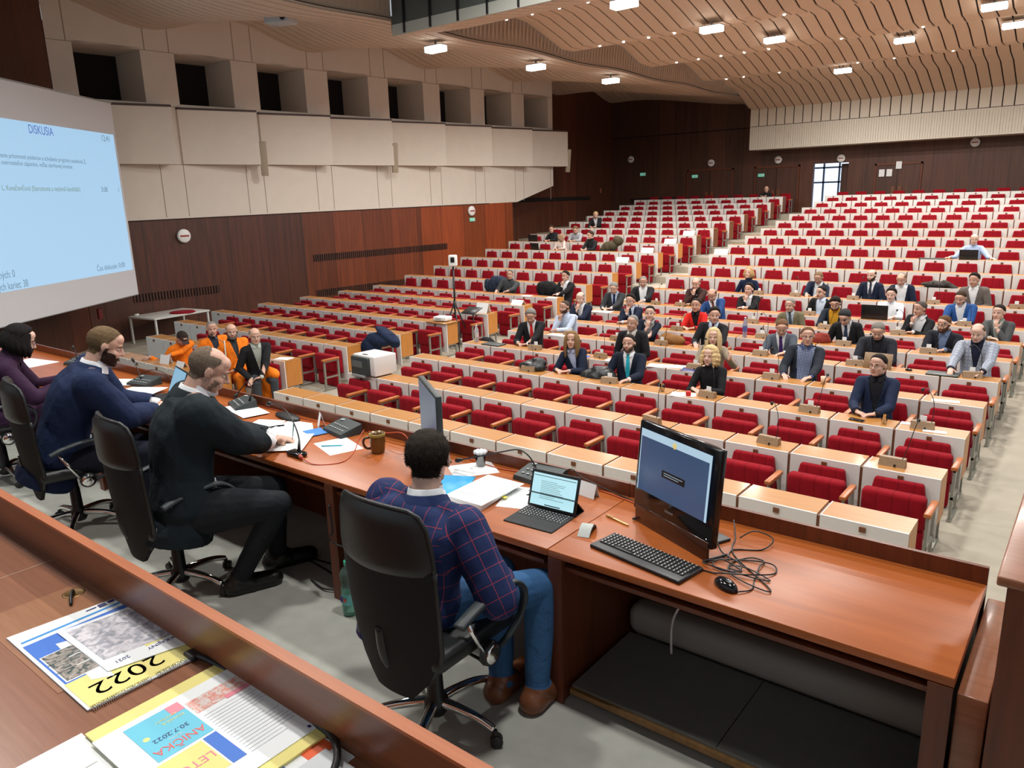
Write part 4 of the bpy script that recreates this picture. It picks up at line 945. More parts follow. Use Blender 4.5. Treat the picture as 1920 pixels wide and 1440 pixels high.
 ('elderly man in glasses and a dark suit sitting beside the orange workers', 'an elderly man in a dark suit', 'L', 1, 9, (-11.324, 7.195, 0.101), 'lap', -0.391, 0.1, -0.357, dict(jacket=(.012,.012,.014),shirt=(.5,.55,.5),hair=('balding',(.22,.21,.19)),glasses=True,sk=0,trousers=(.05,.055,.065))),
]
def col_left(b, k, c):          # index inside the shorter front rows of the left block
    return c-(10-{1: 5, 2: 7, 3: 9}.get(k, 10)) if b == 'L' else c
for q in PEOPLE: OCC[(q[2], q[3], col_left(q[2], q[3], q[4]))] = q[1]
build_seating()
def seat_person(label, who, b, k, c, H, pose, hth, hp, th, kw):
    sx = (X0 if b == 'R' else XL)+DX*c+WD/2; fl = FZ(k); y0 = YR(k); dz = ZT[k]
    P = (sx*.4+H[0]*.6, y0+(.84 if pose != 'lap' else .92), fl+.47+max(0, H[2]-dz-.46)*.8)
    F = V3(cos(th), sin(th), 0); R = V3(sin(th), -cos(th), 0); Hv = V3(*H); cx = Hv[0]+F[0]*.15
    def w(x, y, z, pole=None, D=None, N=None): return ((cx+x, y0+y, dz+z), pole, D, N)
    dn = (0, 0, -1)
    L = w(.11, .36, .045, None, (-.8, -.45, -.1), dn); Rr = w(-.11, .36, .045, None, (.8, -.45, -.1), dn)
    # the sitter's right hand is on the -x side of the picture (they face -y)
    if pose == 'wide': L = w(.20, .36, .045, None, (-.5, -.8, -.1)); Rr = w(-.20, .36, .045, None, (.5, -.8, -.1))
    elif pose == 'down': L = w(.16, .36, .045, None, (-.6, -.7, -.1)); Rr = w(-.14, .34, .045, None, (.3, -.9, -.1))
    elif pose == 'laptop': L = w(.16, .24, .05, None, (-.5, -.8, -.1)); Rr = w(-.24, .22, .05, None, (.1, -.9, -.1))
    elif pose == 'spread': L = w(.46, .40, .04, None, (.6, -.6, -.1)); Rr = w(-.46, .40, .04, None, (-.6, -.6, -.1))
    elif pose == 'lap': L = w(.14, .62, -.13, None, (-.6, -.6, -.2)); Rr = w(-.14, .62, -.13, None, (.6, -.6, -.2))
    elif pose == 'reach': L = w(.10, .12, .05, None, (.2, -.9, -.1)); Rr = w(-.42, .22, .05, None, (-.5, -.8, -.1))
    elif pose in ('chin_r', 'chin_l'):
        s = -1 if pose == 'chin_r' else 1
        hF = V3(cos(hth), sin(hth), 0); wt = Hv+hF*.105+V3(0, 0, -.265)+V3(s*.03, 0, 0); kw = dict(kw, curl=1.25)
        hd = (tuple(wt), (s*.25, -.5, -1), (-s*.15, -.05, 1.0), tuple(-hF*.9+V3(0, 0, .1)))
        if s < 0: Rr = hd; L = w(.02, .32, .045, None, (-.9, -.2, -.05))
        else: L = hd; Rr = w(-.02, .32, .045, None, (.9, -.2, -.05))
    elif pose == 'raise_l': L = ((cx+.34, y0+.48, dz+.16), (.6, .3, -1), (.5, -.5, .6), (-.6, -.5, 0))
    kw = dict(kw); kw.setdefault('hs', 1.17)
    person(label, P, H, th, hth, hp, hl=L, hr=Rr, floor=fl, vox=.0095, **kw)
for q in PEOPLE: seat_person(*q)
# ================================================================== PODIUM
DT = .75
def place(name, mb, mats, label, cat, loc, group=None, rz=0):
    o = mb.build(name, mats, None, loc); o.rotation_euler = (0, 0, rz); return tag(o, label, cat, group)
# the long presidium desk (two lengths butted at x=-1.78)
for x0, x1, lab in ((-1.782, -.215, 'glossy red-brown podium desk section at the right end, with keyboard and monitor on it'), (-9.9, -1.786, 'long glossy red-brown podium desk in front of the four seated people')):
    t = empty('podium_desk', (x0, 2.455, 0)); tag(t, lab, 'desk'); W_ = x1-x0
    m = MB(); m.rbox((W_/2, .361, .735), (W_, .722, .034), .003, 2); m.build('desktop', [M['desk']], t)
    m = MB(); m.box(0, .722, .0, W_, .742, .822); m.build('front_board', [M['desk_dark']], t)
    m = MB(); m.box(.04, .03, .655, W_-.04, .05, .675); m.box(.04, .05, .655, W_-.04, .66, .662); m.build('shelf', [M['desk_dark']], t)
    pass
    xs = [0.012, W_-.062] if x0 > -2 else [W_-1.54, W_-3.05, W_-4.57, W_-6.1, W_-7.6]
    for xx in xs:
        m = MB(); m.box(xx, .012, 0, xx+.05, .720, .7); m.box(xx-.012, -.002, 0, xx+.060, .012, .716); m.build('side_board', [M['desk_dark']], t)
# lower cabinet at the desk's end and the lectern
m = MB(); m.rbox((0, 0, .345), (.085, .72, .69), .004, 2); place('side_cabinet', m, [M['raildesk']], 'narrow lower brown cabinet squeezed between the podium desk and the lectern', 'cabinet', (-.165, 2.84, 0))
t = empty('lectern', (.18, 2.75, 0)); tag(t, 'tall brown wooden lectern cut off by the right edge of the picture', 'lectern')
m = MB(); m.box(-.29, -.42, 0, .30, .42, 1.17); m.build('body', [M['desk_dark']], t)
m = MB(); m.rbox((0, 0, 1.185), (.63, .90, .03), .006, 2); m.build('top', [M['raildesk']], t)
m = MB(); m.box(-.292, -.30, .05, -.2905, -.296, 1.15); m.build('groove', [M['black']], t)
# raised carpeted platform panels and duct under the desk
t = empty('floor_panel', (-1.70, 2.47, 0)); tag(t, 'dark grey carpeted raised floor panel lying under the right podium desk', 'floor panel')
m = MB(); m.box(0.01, .03, .055, 1.42, .56, .085); m.build('panel', [plain('panel_carpet', (.16, .165, .145), .95, noise=.1, bump=.3, bscale=500)], t)
m = MB(); m.box(0.01, .01, .050, 1.42, .03, .074); m.build('wood_edge', [wood('raw_edge', (.16, .08, .02), (.24, .13, .04), .6)], t)
m = MB(); m.box(.70, .03, .0855, .703, .56, .0862); m.build('joint', [M['black']], t)
t = empty('cable_duct', (-1.70, 3.02, .0)); tag(t, 'pale grey padded cable duct running behind the floor panel under the desk', 'duct')
m = MB(); m.rbox((.71, .06, .17), (1.42, .16, .16), .06, 5); m.build('duct', [plain('duct_grey', (.33, .34, .31), .8)], t)
m = MB(); m.box(0, .13, .26, 1.42, .15, .285); m.build('wood_strip', [M['oak_side']], t)
m = MB(); m.tube(smoothpts([(-1.35, 3.05, .62), (-1.36, 3.0, .45), (-1.42, 2.96, .28), (-1.41, 2.93, .12)], 6), .006); place('white_cable', m, [M['white']], 'thin white cable hanging down behind the right podium desk', 'cable', (0, 0, 0))

# rear desk with rail, lower left foreground
t = empty('rear_desk', (-2.4, .4, 0)); tag(t, 'brown rear desk in the lower left corner with papers lying on it', 'desk')
m = MB(); m.box(-4.2, -1.1, 1.0, 2.6, .53, 1.05); m.build('desktop', [M['raildesk']], t)
m = MB(); m.box(-4.2, .490, 0, 2.6, .515, 1.05); m.box(-4.2, .487, 1.05, 2.6, .512, 1.19); m.build('rail_board', [M['rail']], t)
m = MB(); m.box(-4.2, .484, 1.19, 2.6, .516, 1.199); m.build('rail_cap', [M['rail_top']], t)
m = MB(); m.box(-1.02, -1.1, 1.0502, -1.015, .487, 1.0512); m.box(-.42, -1.1, 1.0502, -.416, .487, 1.0512); m.build('joint', [plain('joint_pale', (.45, .3, .2), .5)], t)
m = MB(); m.m = 0; m.box(-.16, .18, 1.0502, .42, .487, 1.0512); m.build('inlay', [wood('inlay_wood', (.30, .12, .055), (.38, .17, .08), .3, (3, 60, 60), coat=.2)], t)
m = MB(); m.lathe([(.0, 1.0525), (.026, 1.0525), (.03, 1.0535), (.034, 1.0515)], (-.10, .43, 0)); m.build('cable_grommet', [plain('brass_dark', (.16, .09, .03), .4, metal=.8)], t)
m = MB(); m.tube(smoothpts([(-2.50, .83, 1.045), (-2.49, .825, 1.065), (-2.465, .81, 1.066), (-2.42, .79, 1.056)], 5), .005); place('black_cable', m, [M['black']], 'short black cable coming out of the round hole in the rear desk', 'cable', (0, 0, 0))
m = MB(); m.tube(smoothpts([(-1.83, .875, 1.058), (-1.80, .880, 1.062), (-1.76, .885, 1.06), (-1.70, .89, 1.058)], 5), .008); m.rbox((-1.845, .872, 1.058), (.05, .03, .014), .005); place('black_cable', m, [M['black']], 'thick black cable with a plug between the two piles of prints', 'cable', (0, 0, 0))
m = MB(); m.tube(smoothpts([(-1.34, .895, 1.062), (-1.26, .885, 1.066), (-1.19, .84, 1.068), (-1.15, .76, 1.066), (-1.13, .60, 1.062)], 6), .009); place('black_strap', m, [M['leather']], 'black padded strap lying at the bottom edge beside the prints', 'strap', (0, 0, 0))

# prints on the rear desk. local frame of a print: reading direction -y, top towards +x
def flat(m, x0, y0, x1, y1, z, t=.0006): m.box(min(x0, x1), min(y0, y1), z, max(x0, x1), max(y0, y1), z+t)
blue = colm((.03, .16, .62), .5, 'ink'); yel = colm((.84, .74, .24), .5, 'ink'); white = M['paper']; navyp = colm((.02, .03, .16), .5, 'ink'); cyan = colm((.13, .55, .72), .5, 'ink'); pink = colm((.80, .25, .32), .5, 'ink'); orng = colm((.85, .12, .03), .5, 'ink'); skyb = colm((.02, .28, .70), .5, 'ink')
def photo(name, c1, c2, sc):
    m, nt, b = new_mat(name); v = coords(nt); n = nd(nt, 'ShaderNodeTexNoise', {'Vector': v, 'Scale': sc, 'Detail': 5.0, 'Distortion': 1.0})
    r = nd(nt, 'ShaderNodeValToRGB', {'Fac': n.outputs[0]}); e = r.color_ramp.elements; e[0].position = .38; e[0].color = c4(c1); e[1].position = .62; e[1].color = c4(c2)
    nt.links.new(r.outputs[0], b.inputs['Base Color']); b.inputs['Roughness'].default_value = .4; return m
TM = lambda x, y, z: Matrix.Translation((x, y, z)) @ Matrix(((0, 1, 0, 0), (-1, 0, 0, 0), (0, 0, 1, 0), (0, 0, 0, 1)))
def textP(s, size, mat, par, x, y, z, sx=1): return text_mesh(s, size, mat, par, TM(x, y, z), depth=.0002, sx=sx)
t = empty('wall_calendar', (-2.1, .76, 1.052)); tag(t, 'wire-bound wall calendar with a yellow 2022 band, blue field and three photos', 'calendar')
o = (-2.1, .76)
m = MB(); m.hexa([(x-o[0], y-o[1], z) for z in (0, .004) for x, y in ((-2.376, .596), (-1.842, .594), (-1.828, .900), (-2.345, .918))]); m.build('page', [white], t)
m = MB(); z = .0042
m.m = 0; flat(m, -.18, -.155, .105, .146, z); m.m = 1; flat(m, .105, -.158, .258, .145, z)
m.m = 2; flat(m, -.255+.045, -.15, -.20, .150, z); m.m = 3; flat(m, -.245, .075, -.222, .098, z); flat(m, -.245, .105, -.230, .125, z); flat(m, -.240, .04, -.233, .07, z)
m.build('print', [blue, yel, skyb, navyp], t)
for i in range(3):
    m = MB(); x = -.075+.058*i; m.m = 0; flat(m, x-.004, -.150, x+.058, -.062, z+.0006); m.m = 1; flat(m, x, -.146, x+.053, -.066, z+.0012)
    m.build('photo', [white, photo('snapshot_%d' % i, (.02, .05, .05), (.45, .38, .33), 45+9*i)], t)
textP('2022', .085, colm((.22, .30, .48), .5, 'ink'), t, .19, -.035, z+.0004, 1.1)
m = MB()
for i in range(60):
    if 28 < i < 32: continue
    yq = -.155+.305*i/59; m.tube([(.262, yq, -.004), (.272, yq, .004), (.262, yq, .010), (.250, yq, .006)], .0011, 4)
m.build('wire_binding', [M['chrome']], t)
t = empty('map_print', (-2.10, .80, 1.058)); tag(t, 'white print with a pale aerial map lying on the calendar', 'print')
m = MB(); P4 = [(-2.275, .694), (-1.958, .696), (-1.905, .905), (-2.245, .912)]
m.hexa([(x+2.10, y-.80, z) for z in (0, .002) for x, y in P4]); m.build('sheet', [white], t)
m = MB(); P5 = [(-2.255, .712), (-2.02, .713), (-1.985, .893), (-2.232, .897)]; m.hexa([(x+2.10, y-.80, z) for z in (.002, .0028) for x, y in P5]); m.build('map', [photo('aerial_map', (.30, .31, .36), (.72, .68, .72), 38)], t)
m = MB(); m.box(.10, .015, .002, .112, .10, .0026); m.build('yellow_bar', [yel], t)
textP('UKRAJINY', .020, navyp, t, .128, .055, .0028); textP('2021', .020, navyp, t, .118, -.055, .0028)
m = MB(); m.hexa([(x, y, z) for z in (1.0565, 1.0575) for x, y in ((-2.22, .668), (-1.96, .655), (-1.93, .70), (-2.20, .72))]); place('paper_sheet', m, [white], 'white sheet sticking out under the map print', 'paper', (0, 0, 0))
# folder pile at the bottom
t = empty('town_magazine', (-1.52, .76, 1.05)); tag(t, 'yellow-edged white town magazine page with a festival poster, on the pile at the bottom edge', 'magazine')
Mx = Matrix.Rotation(radians(0), 4, 'Z')
m = MB(); flat(m, -.235, -.20, .225, .155, 0, .004); m.build('folder', [colm((.10, .08, .30), .5, 'ink')], t)
m = MB(); flat(m, -.228, -.21, .235, .150, .005, .006); m.build('cover', [yel], t)
m = MB(); flat(m, -.180, -.215, .200, .152, .0112, .002); m.build('page', [white], t); z = .0133
m = MB(); m.m = 0; flat(m, -.158, -.155, .010, -.022, z); m.m = 1; flat(m, .020, -.20, .145, -.060, z); m.m = 2; flat(m, .018, -.055, .145, -.022, z); m.m = 3; flat(m, -.158, -.055, -.120, -.022, z+.0004); m.m = 4; flat(m, -.135, -.014, -.075, .125, z)
m.m = 3; flat(m, -.085, .06, -.068, .125, z+.0005)
m.build('poster', [cyan, yel, blue, pink, photo('banner_art', (.75, .70, .66), (.75, .30, .24), 60)], t)
m = MB()
rnd = random.Random(4)
for i in range(17): flat(m, -.055+.0125*i, -.010, -.053+.0125*i, .135-rnd.random()*.06, z)
m.build('text_lines', [M['paper2']], t)
red_ = colm((.80, .13, .12), .5, 'ink'); textP('ANIČKA', .034, red_, t, -.020, -.088, z+.001, .95); textP('30.7.2022', .020, navyp, t, -.062, -.088, z+.001, 1.1)
textP('DIVADLÁ', .013, yel, t, -.105, -.06, z+.001); textP('KONCERTY', .010, yel, t, -.122, -.07, z+.001); textP('FESTIVAL', .008, white, t, -.042, -.088, z+.001)
m = MB(); m.ell((-.085, -.135, z), (.010, .010, .001)); m.build('sun', [yel], t); textP('LETO', .036, pink, t, .080, -.105, z+.001, 1); 
m = MB(); m.m = 0; m.box(.175, .110, .0132, .192, .135, .0138); m.m = 1; m.box(.178, .115, .0138, .188, .122, .0142); m.build('emblem', [white, navyp], t)
for i, (dx, dy) in enumerate(((-.02, .006), (.012, .004))):
    m = MB(); flat(m, -1.75+dx+.02, .54, -1.36+dx, .912+dy, 1.0545+.0008*i*.5, .0006); 
t = empty('leaflet', (-1.30, .80, 1.05)); tag(t, 'leaflet with an orange-red picture and plastic sleeve beside the magazine', 'leaflet')
m = MB(); flat(m, -.02, -.30, .115, .085, .0, .003); m.build('sheet', [white], t)
m = MB(); m.m = 0; flat(m, .005, .015, .055, .080, .0032); m.m = 1; flat(m, .0, -.12, .035, -.03, .0032); m.build('picture', [orng, blue], t)
m = MB(); flat(m, .045, -.30, .155, .06, .0045, .0015); m.build('plastic_sleeve', [plain('sleeve', (.75, .78, .80), .15, coat=.5)], t)
t = empty('envelope', (-1.74, .52, 1.05)); tag(t, 'white folded papers sticking out at the lower left of the magazine', 'paper')
m = MB(); flat(m, -.03, -.12, .16, .03, .0, .003); m.build('sheet', [white], t); m = MB(); flat(m, .06, -.14, .10, .01, .0032, .002); m.build('flap', [M['white']], t)

# ------------------------------------------------------------------ office chairs
def office_chair(loc, rz, label, legrot=0):
    t = empty('office_chair', loc, rz); tag(t, label, 'office chair', 'black mesh office chairs behind the podium desk')
    for i in range(5):
        a = radians(72*i+legrot-rz*57.3); ca, sa = cos(a), sin(a); m = MB()
        pts = smoothpts([(0, 0, .115), (.10*ca, .10*sa, .118), (.22*ca, .22*sa, .105), (.30*ca, .30*sa, .078)], 5)
        m.tube(pts, [.026-.010*j/(len(pts)-1) for j in range(len(pts))], 10)
        lg = m.build('leg', [M['chrome']], t)
        m = MB(); c = (.31*ca, .31*sa, .028); Mw = Matrix.Rotation(a+.6, 3, 'Z') @ Matrix.Rotation(pi/2, 3, 'X')
        for s in (-.013, .013): m.lathe([(0, s-.008), (.026, s-.008), (.028, s), (.026, s+.008), (0, s+.008)], c, 14, Mw)
        m.cyl((c[0], c[1], .03), (.30*ca, .30*sa, .075), .012); m.build('caster', [M['black']], lg)
    m = MB(); m.lathe([(0, .06), (.045, .06), (.055, .08), (.055, .13), (.038, .15), (.034, .30), (.030, .31), (.026, .42), (0, .42)]); m.build('column', [M['black']], t)
    m = MB(); m.rbox((0, .03, .485), (.50, .49, .085), .035, 4); m.rbox((0, -.02, .425), (.22, .26, .04), .01); m.build('seat', [M['leather']], t)
    # back
    def bp(u, z, off=0):
        w = np.interp(z, [.30, .40, .52, .70, .95, 1.08, 1.14], [.10, .19, .245, .255, .255, .235, .20]); x = u*w
        y = -.235-.075*(z-.40)+.085*(x/.26)**2-.03*sin(pi*(z-.3)/.9)
        return (x, y+off, z+.018*(1-u*u)*(1 if z > 1.1 else 0))
    us = np.linspace(-1, 1, 17)
    m = MB(); m.smooth = True; zs_ = np.linspace(.30, .90, 13)
    m.grid([[bp(u, z, -.012) for u in us] for z in zs_]); m.grid([[bp(u, z, .012) for u in us] for z in zs_][::-1])
    m.grid([[bp(-1, z, o) for o in (-.012, .012)] for z in zs_][::-1]); m.grid([[bp(1, z, o) for o in (-.012, .012)] for z in zs_]); m.build('back_mesh', [M['meshfab']], t)
    m = MB(); m.smooth = True; zs_ = np.linspace(.875, 1.14, 11)
    def th_(u, z): return .028*sqrt(max(0, 1-abs(u)**6))*sqrt(max(0, 1-((z-1.0075)/.1326)**6))
    m.grid([[bp(u, z, -.004-th_(u, z)) for u in us] for z in zs_]); m.grid([[bp(u, z, .004+th_(u, z)) for u in us] for z in zs_][::-1])
    rim = [bp(-1, z) for z in np.linspace(.875, 1.12, 6)]+[bp(u, 1.14) for u in us[1:-1]]+[bp(1, z) for z in np.linspace(1.12, .875, 6)]
    m.tube(rim, .010, 8); m.build('headrest', [M['leather']], t)
    m = MB(); m.tube([bp(-1, z) for z in np.linspace(.40, .90, 12)], .011, 8); m.tube([bp(1, z) for z in np.linspace(.40, .90, 12)], .011, 8); m.tube(smoothpts([(0, -.05, .43), (0, -.22, .42), (0, -.27, .50), (0, -.28, .62)], 5), .022, 8); m.build('back_frame', [M['black']], t)
    for s in (-1, 1):
        m = MB(); m.smooth = True; pp = smoothpts([(s*.30, -.15, .655), (s*.305, -.06, .69), (s*.305, .08, .715), (s*.30, .20, .70), (s*.295, .275, .62), (s*.29, .255, .52), (s*.28, .16, .44), (s*.27, .05, .415)], 6)
        wd = [.030-.014*min(1, max(0, (j-14)/16)) for j in range(len(pp))]
        vs = []
        for j, p in enumerate(pp):
            a = pp[max(j-1, 0)]; b = pp[min(j+1, len(pp)-1)]; d = (b-a).normalized(); n_ = Vector((0, -d.z, d.y)); hh = .011
            for ux, uz in ((-1, -.6), (-.7, .8), (.7, .8), (1, -.6), (0, -1)): vs.append(p+Vector((ux*wd[j], 0, 0))+n_*uz*hh)
        nn = len(pp); m.add(vs, [(i*5+k, i*5+(k+1) % 5, (i+1)*5+(k+1) % 5, (i+1)*5+k) for i in range(nn-1) for k in range(5)]+[(4, 3, 2, 1, 0), tuple((nn-1)*5+k for k in range(5))], True)
        ar = m.build('armrest', [M['bluegrey']], t)
        m = MB(); m.cyl((s*.298, -.10, .655), (s*.285, .02, .43), .0105); m.build('rod', [M['chrome']], ar)
        m = MB(); Mw = Matrix.Rotation(pi/2*s, 3, 'Y'); m.lathe([(0, -.02), (.052, -.02), (.054, 0), (.048, .012), (0, .016)], (s*.285, .055, .43), 22, Mw); m.build('hub', [M['black']], ar)
        m = MB(); m.lathe([(.0, .018), (.030, .017), (.041, .013), (.044, .006), (.044, 0)], (s*.287, .055, .43), 24, Mw); m.build('chrome_cap', [M['chrome']], ar)
    m = MB(); m.tube([(.10, .02, .42), (.24, .03, .40), (.27, .03, .385)], .007); m.build('lever', [M['black']], t)
    return t
office_chair((-2.09, 2.02, 0), radians(0), 'black office chair at the right, behind the man in the windowpane jacket', -64)
office_chair((-4.19, 1.98, 0), radians(-6), 'black office chair under the bald-crowned man in the dark suit', 20)
office_chair((-5.70, 2.02, 0), radians(-12), 'black office chair under the bearded man in the navy suit', 40)
office_chair((-7.30, 2.08, 0), radians(-15), 'black office chair under the woman in purple at the left edge', 70)

# ------------------------------------------------------------------ people at the podium
plaid = fabric('windowpane_navy', (.014, .026, .095), check=((.36, .05, .07), .062, .035), bump=.25)
person('dark-haired man seen from behind in a navy windowpane-check jacket and jeans', (-2.19, 2.02, .56), (-2.195, 2.16, 1.175), radians(92), radians(122), .20,
       hl=((-2.10, 2.36, .63), None, (.75, .3, -.5), (0, 0, -1)), hr=((-1.93, 2.30, .64), (1, -.5, -.8), (-.35, .75, -.4), (0, .0, -1)), jacket=plaid, shirt=(.75, .77, .8), hair=('short', (.022, .016, .012), .022), sk=2, w=1.22, hs=1.08, vox=.0065, hi=True, check=True,
       trousers=(.035, .11, .25), shoes=(.17, .06, .025), knees=((-2.08, 2.47, .55), (-1.83, 2.46, .56)), feet=((-1.98, 2.34, .09), (-1.80, 2.38, .09)), floor=0, strands=5200)
person('balding man with a short beard in a dark suit writing at the podium desk', (-4.10, 2.02, .57), (-4.03, 2.24, 1.335), radians(66), radians(62), .50,
       hl=((-4.10, 2.64, .80), None, (.5, .6, -.1), (0, 0, -1)), hr=((-3.97, 2.56, .81), (.8, -.6, -1), (-.45, .8, -.1), (0, 0, -1)), jacket=(.010, .017, .022), hair=('balding', (.17, .125, .09), .010), beard=((.26, .17, .12), -.004), sk=0, w=1.42, hs=1.14, vox=.0068, hi=True,
       trousers=(.013, .016, .020), shoes=(.008, .008, .008), knees=((-3.85, 2.46, .57), (-3.62, 2.33, .57)), feet=((-3.95, 2.50, .09), (-3.86, 2.17, .09)), floor=0, strands=2200)
person('bearded man with fair cropped hair in a navy suit reading at the podium desk', (-5.74, 1.98, .57), (-5.53, 2.32, 1.32), radians(66), radians(66), .42,
       hl=((-5.62, 2.66, .80), None, (.6, .5, -.1), (0, 0, -1)), hr=((-5.42, 2.56, .80), (.8, -.6, -1), (-.1, .9, -.1), (0, 0, -1)), jacket=(.010, .020, .062), hair=('crop', (.16, .105, .055), .010), beard=((.045, .025, .018), .006), sk=0, w=1.3, hs=1.16, vox=.008, hi=True,
       trousers=(.010, .012, .024), knees=((-5.50, 2.44, .57), (-5.26, 2.36, .57)), floor=0, strands=2600)
person('black-haired woman with a short bob and dark purple jacket at the left edge', (-7.38, 2.02, .55), (-7.20, 2.34, 1.20), radians(68), radians(66), .40,
       hl=((-7.20, 2.64, .80), None, (.6, .5, -.1), (0, 0, -1)), hr=((-7.0, 2.54, .80), (.8, -.6, -1), (.3, .9, -.1), (0, 0, -1)), jacket=(.035, .012, .038), shirt=(.03, .012, .03), hair=('bob', (.012, .010, .010)), sk=2, w=1.02, hs=1.10, vox=.009, glasses=True, trousers=(.035, .012, .038), knees=((-7.2, 2.46, .55), (-6.95, 2.38, .55)), floor=0)

# ------------------------------------------------------------------ things on the podium desk
# all-in-one computer
t = empty('computer_monitor', (-1.39, 2.847, DT), radians(-24.3)); tag(t, 'large black all-in-one computer monitor with a dark blue screen on the right podium desk', 'monitor')
Mt = Matrix.Translation((0, .03, .275)) @ Matrix.Rotation(radians(-5), 4, 'X')
m = MB(); m.rbox((0, 0, 0), (.535, .038, .43), .008, 3, None); 
me = m.mesh('casing', [M['blackgloss']]); me.transform(Mt); mesh_obj('casing', me, t)
def on_mon(mb, name, mats, par=None):
    me = mb.mesh(name, mats); me.transform(Mt); return mesh_obj(name, me, par or t)
scr = on_mon(MB().box(-.235, -.0300, -.105, .235, -.0285, .185), 'screen', [plain('screen_blue', (.01, .015, .03), .2, emis=(.035, .065, .13), estr=1.0)])
m = MB(); m.box(-.235, -.0306, .150, .235, -.0302, .185); m.box(.222, -.0306, -.105, .235, -.0302, .15); m.box(-.235, -.0306, -.105, -.230, -.0302, .15); m.build; on_mon(m, 'browser_bar', [plain('bar_glow', (.1, .1, .1), .4, emis=(.38, .55, .68), estr=.9)], scr)
m = MB(); m.box(-.07, -.0312, .0, .085, -.0308, .032); on_mon(m, 'message_box', [plain('msg_black', (.005, .005, .008), .3)], scr)
m = MB()
for i, zz in enumerate((.020, .010)): m.box(-.055, -.0316, zz, (.07, .045)[i], -.0313, zz+.003)
on_mon(m, 'message_text', [plain('msg_text', (.2, .25, .3), .4, emis=(.25, .35, .4), estr=.7)], scr)
m = MB(); m.ell((0.0, -.031, .160), (.014, .0006, .014)); on_mon(m, 'page_emblem', [plain('emblem_y', (.5, .4, .1), .4, emis=(.6, .5, .2), estr=.7)], scr)
text_mesh('lenovo', .020, M['grey'], t, Mt @ Matrix.Translation((0, -.0295, -.145)) @ Matrix.Rotation(pi/2, 4, 'X'), 'brand_mark', .0003)
m = MB(); m.rbox((0, -.003, .045), (.50, .012, .09), .004, 2); m.build('base_strip', [plain('strip_desk_reflection', (.075, .028, .014), .15)], t)  # dark glossy base; the desk mirrored in it is painted as brown
m = MB(); m.rbox((0, .13, .008), (.30, .18, .014), .005, 2); m.tube([(-.25, -.02, .01), (-.25, .10, .01)], .006); m.tube([(.25, -.02, .01), (.25, .10, .01)], .006); m.build('foot', [M['black']], t)
m = MB(); m.ell((.235, -.003, .10), (.003, .002, .003)); m.build('power_light', [plain('led', (1, 1, 1), .3, emis=(.8, 1, .9), estr=3)], t)
# keyboard
def keyboard(t, w, d, rows, cols, z, kz, ox=0, oy=0):
    m = MB(); cw = w/cols; rd = d/rows
    for r in range(rows):
        c = 0
        while c < cols:
            span = 5 if (r == 0 and c == 4) else 1
            m.rbox((ox-w/2+cw*(c+span/2), oy-d/2+rd*(r+.5), z+kz/2), (cw*span-.003, rd-.003, kz), .0015, 1); c += span
    m.build('keys', [plain('key_black', (.018, .018, .019), .45)], t)
    m = MB(); rnd = random.Random(2)
    for r in range(rows):
        for c in range(cols):
            if r == 0 and 4 <= c < 9: continue
            x = ox-w/2+cw*(c+.38); y = oy-d/2+rd*(r+.55); m.box(x, y, z+kz, x+cw*.25, y+rd*.25, z+kz+.0002)
    m.build('key_legends', [M['white']], t)
t = empty('keyboard', (-1.394, 2.617, DT), radians(-10)); tag(t, 'black wired computer keyboard in front of the large monitor', 'keyboard')
m = MB(); m.rbox((0, 0, .010), (.475, .170, .018), .006, 3); m.build('body', [M['black']], t); keyboard(t, .445, .115, 6, 22, .019, .005, 0, .018)
# wired mouse and the glossy cable tangle
t = empty('computer_mouse', (-1.02, 2.585, DT), radians(-28)); tag(t, 'glossy black wired mouse beside the keyboard', 'mouse')
m = MB(); m.ell((0, 0, .008), (.060, .034, .031)); me = m.mesh('shell', [M['blackgloss']]);
for v in me.vertices: v.co.z = max(v.co.z, .001)
mesh_obj('shell', me, t); m = MB(); m.cyl((.022, -.006, .033), (.022, .006, .033), .006); m.build('scroll_wheel', [M['grey']], t)
rnd = random.Random(8); pts = []
def loopc(cx, cy, r, a0, n, ex=1.0, rot=0): 
    out = []
    for i in range(n):
        a = a0+2*pi*i/n; x = r*cos(a)*ex; y = r*sin(a); out.append((cx+x*cos(rot)-y*sin(rot), cy+x*sin(rot)+y*cos(rot), DT+.006+.012*rnd.random()))
    return out
for lab, pts in (('black cable loops lying right of the monitor foot', [(-1.17, 2.66, DT+.005), (-1.10, 2.66, DT+.006)]+loopc(-1.03, 2.76, .075, 4, 7, 1.9, .5)+loopc(-.97, 2.70, .05, 1, 6, 2.2, -.4)+[(-1.1, 2.86, DT+.006), (-1.15, 3.0, DT+.02), (-1.2, 3.1, DT+.05)]),
                 ('thin mouse cable curling beside the black mouse', [(-.965, 2.56, DT+.012), (-.93, 2.62, DT+.006), (-.95, 2.70, DT+.006)]+loopc(-1.02, 2.80, .05, 5, 6, 1.7, 1.1)+loopc(-1.08, 2.74, .04, 2, 5, 1.5, .2)+[(-1.15, 2.85, DT+.01), (-1.2, 2.9, DT+.05)]),
                 ('black power cable curling up behind the monitor', [(-1.13, 3.0, DT+.02), (-1.08, 3.04, DT+.05), (-1.0, 3.05, DT+.03), (-1.02, 2.97, DT+.006), (-1.12, 2.9, DT+.006), (-1.1, 2.8, DT+.008)])):
    m = MB(); m.tube(smoothpts(pts, 6), .0032, 6); place('black_cable', m, [M['black']], lab, 'cable', (0, 0, 0))
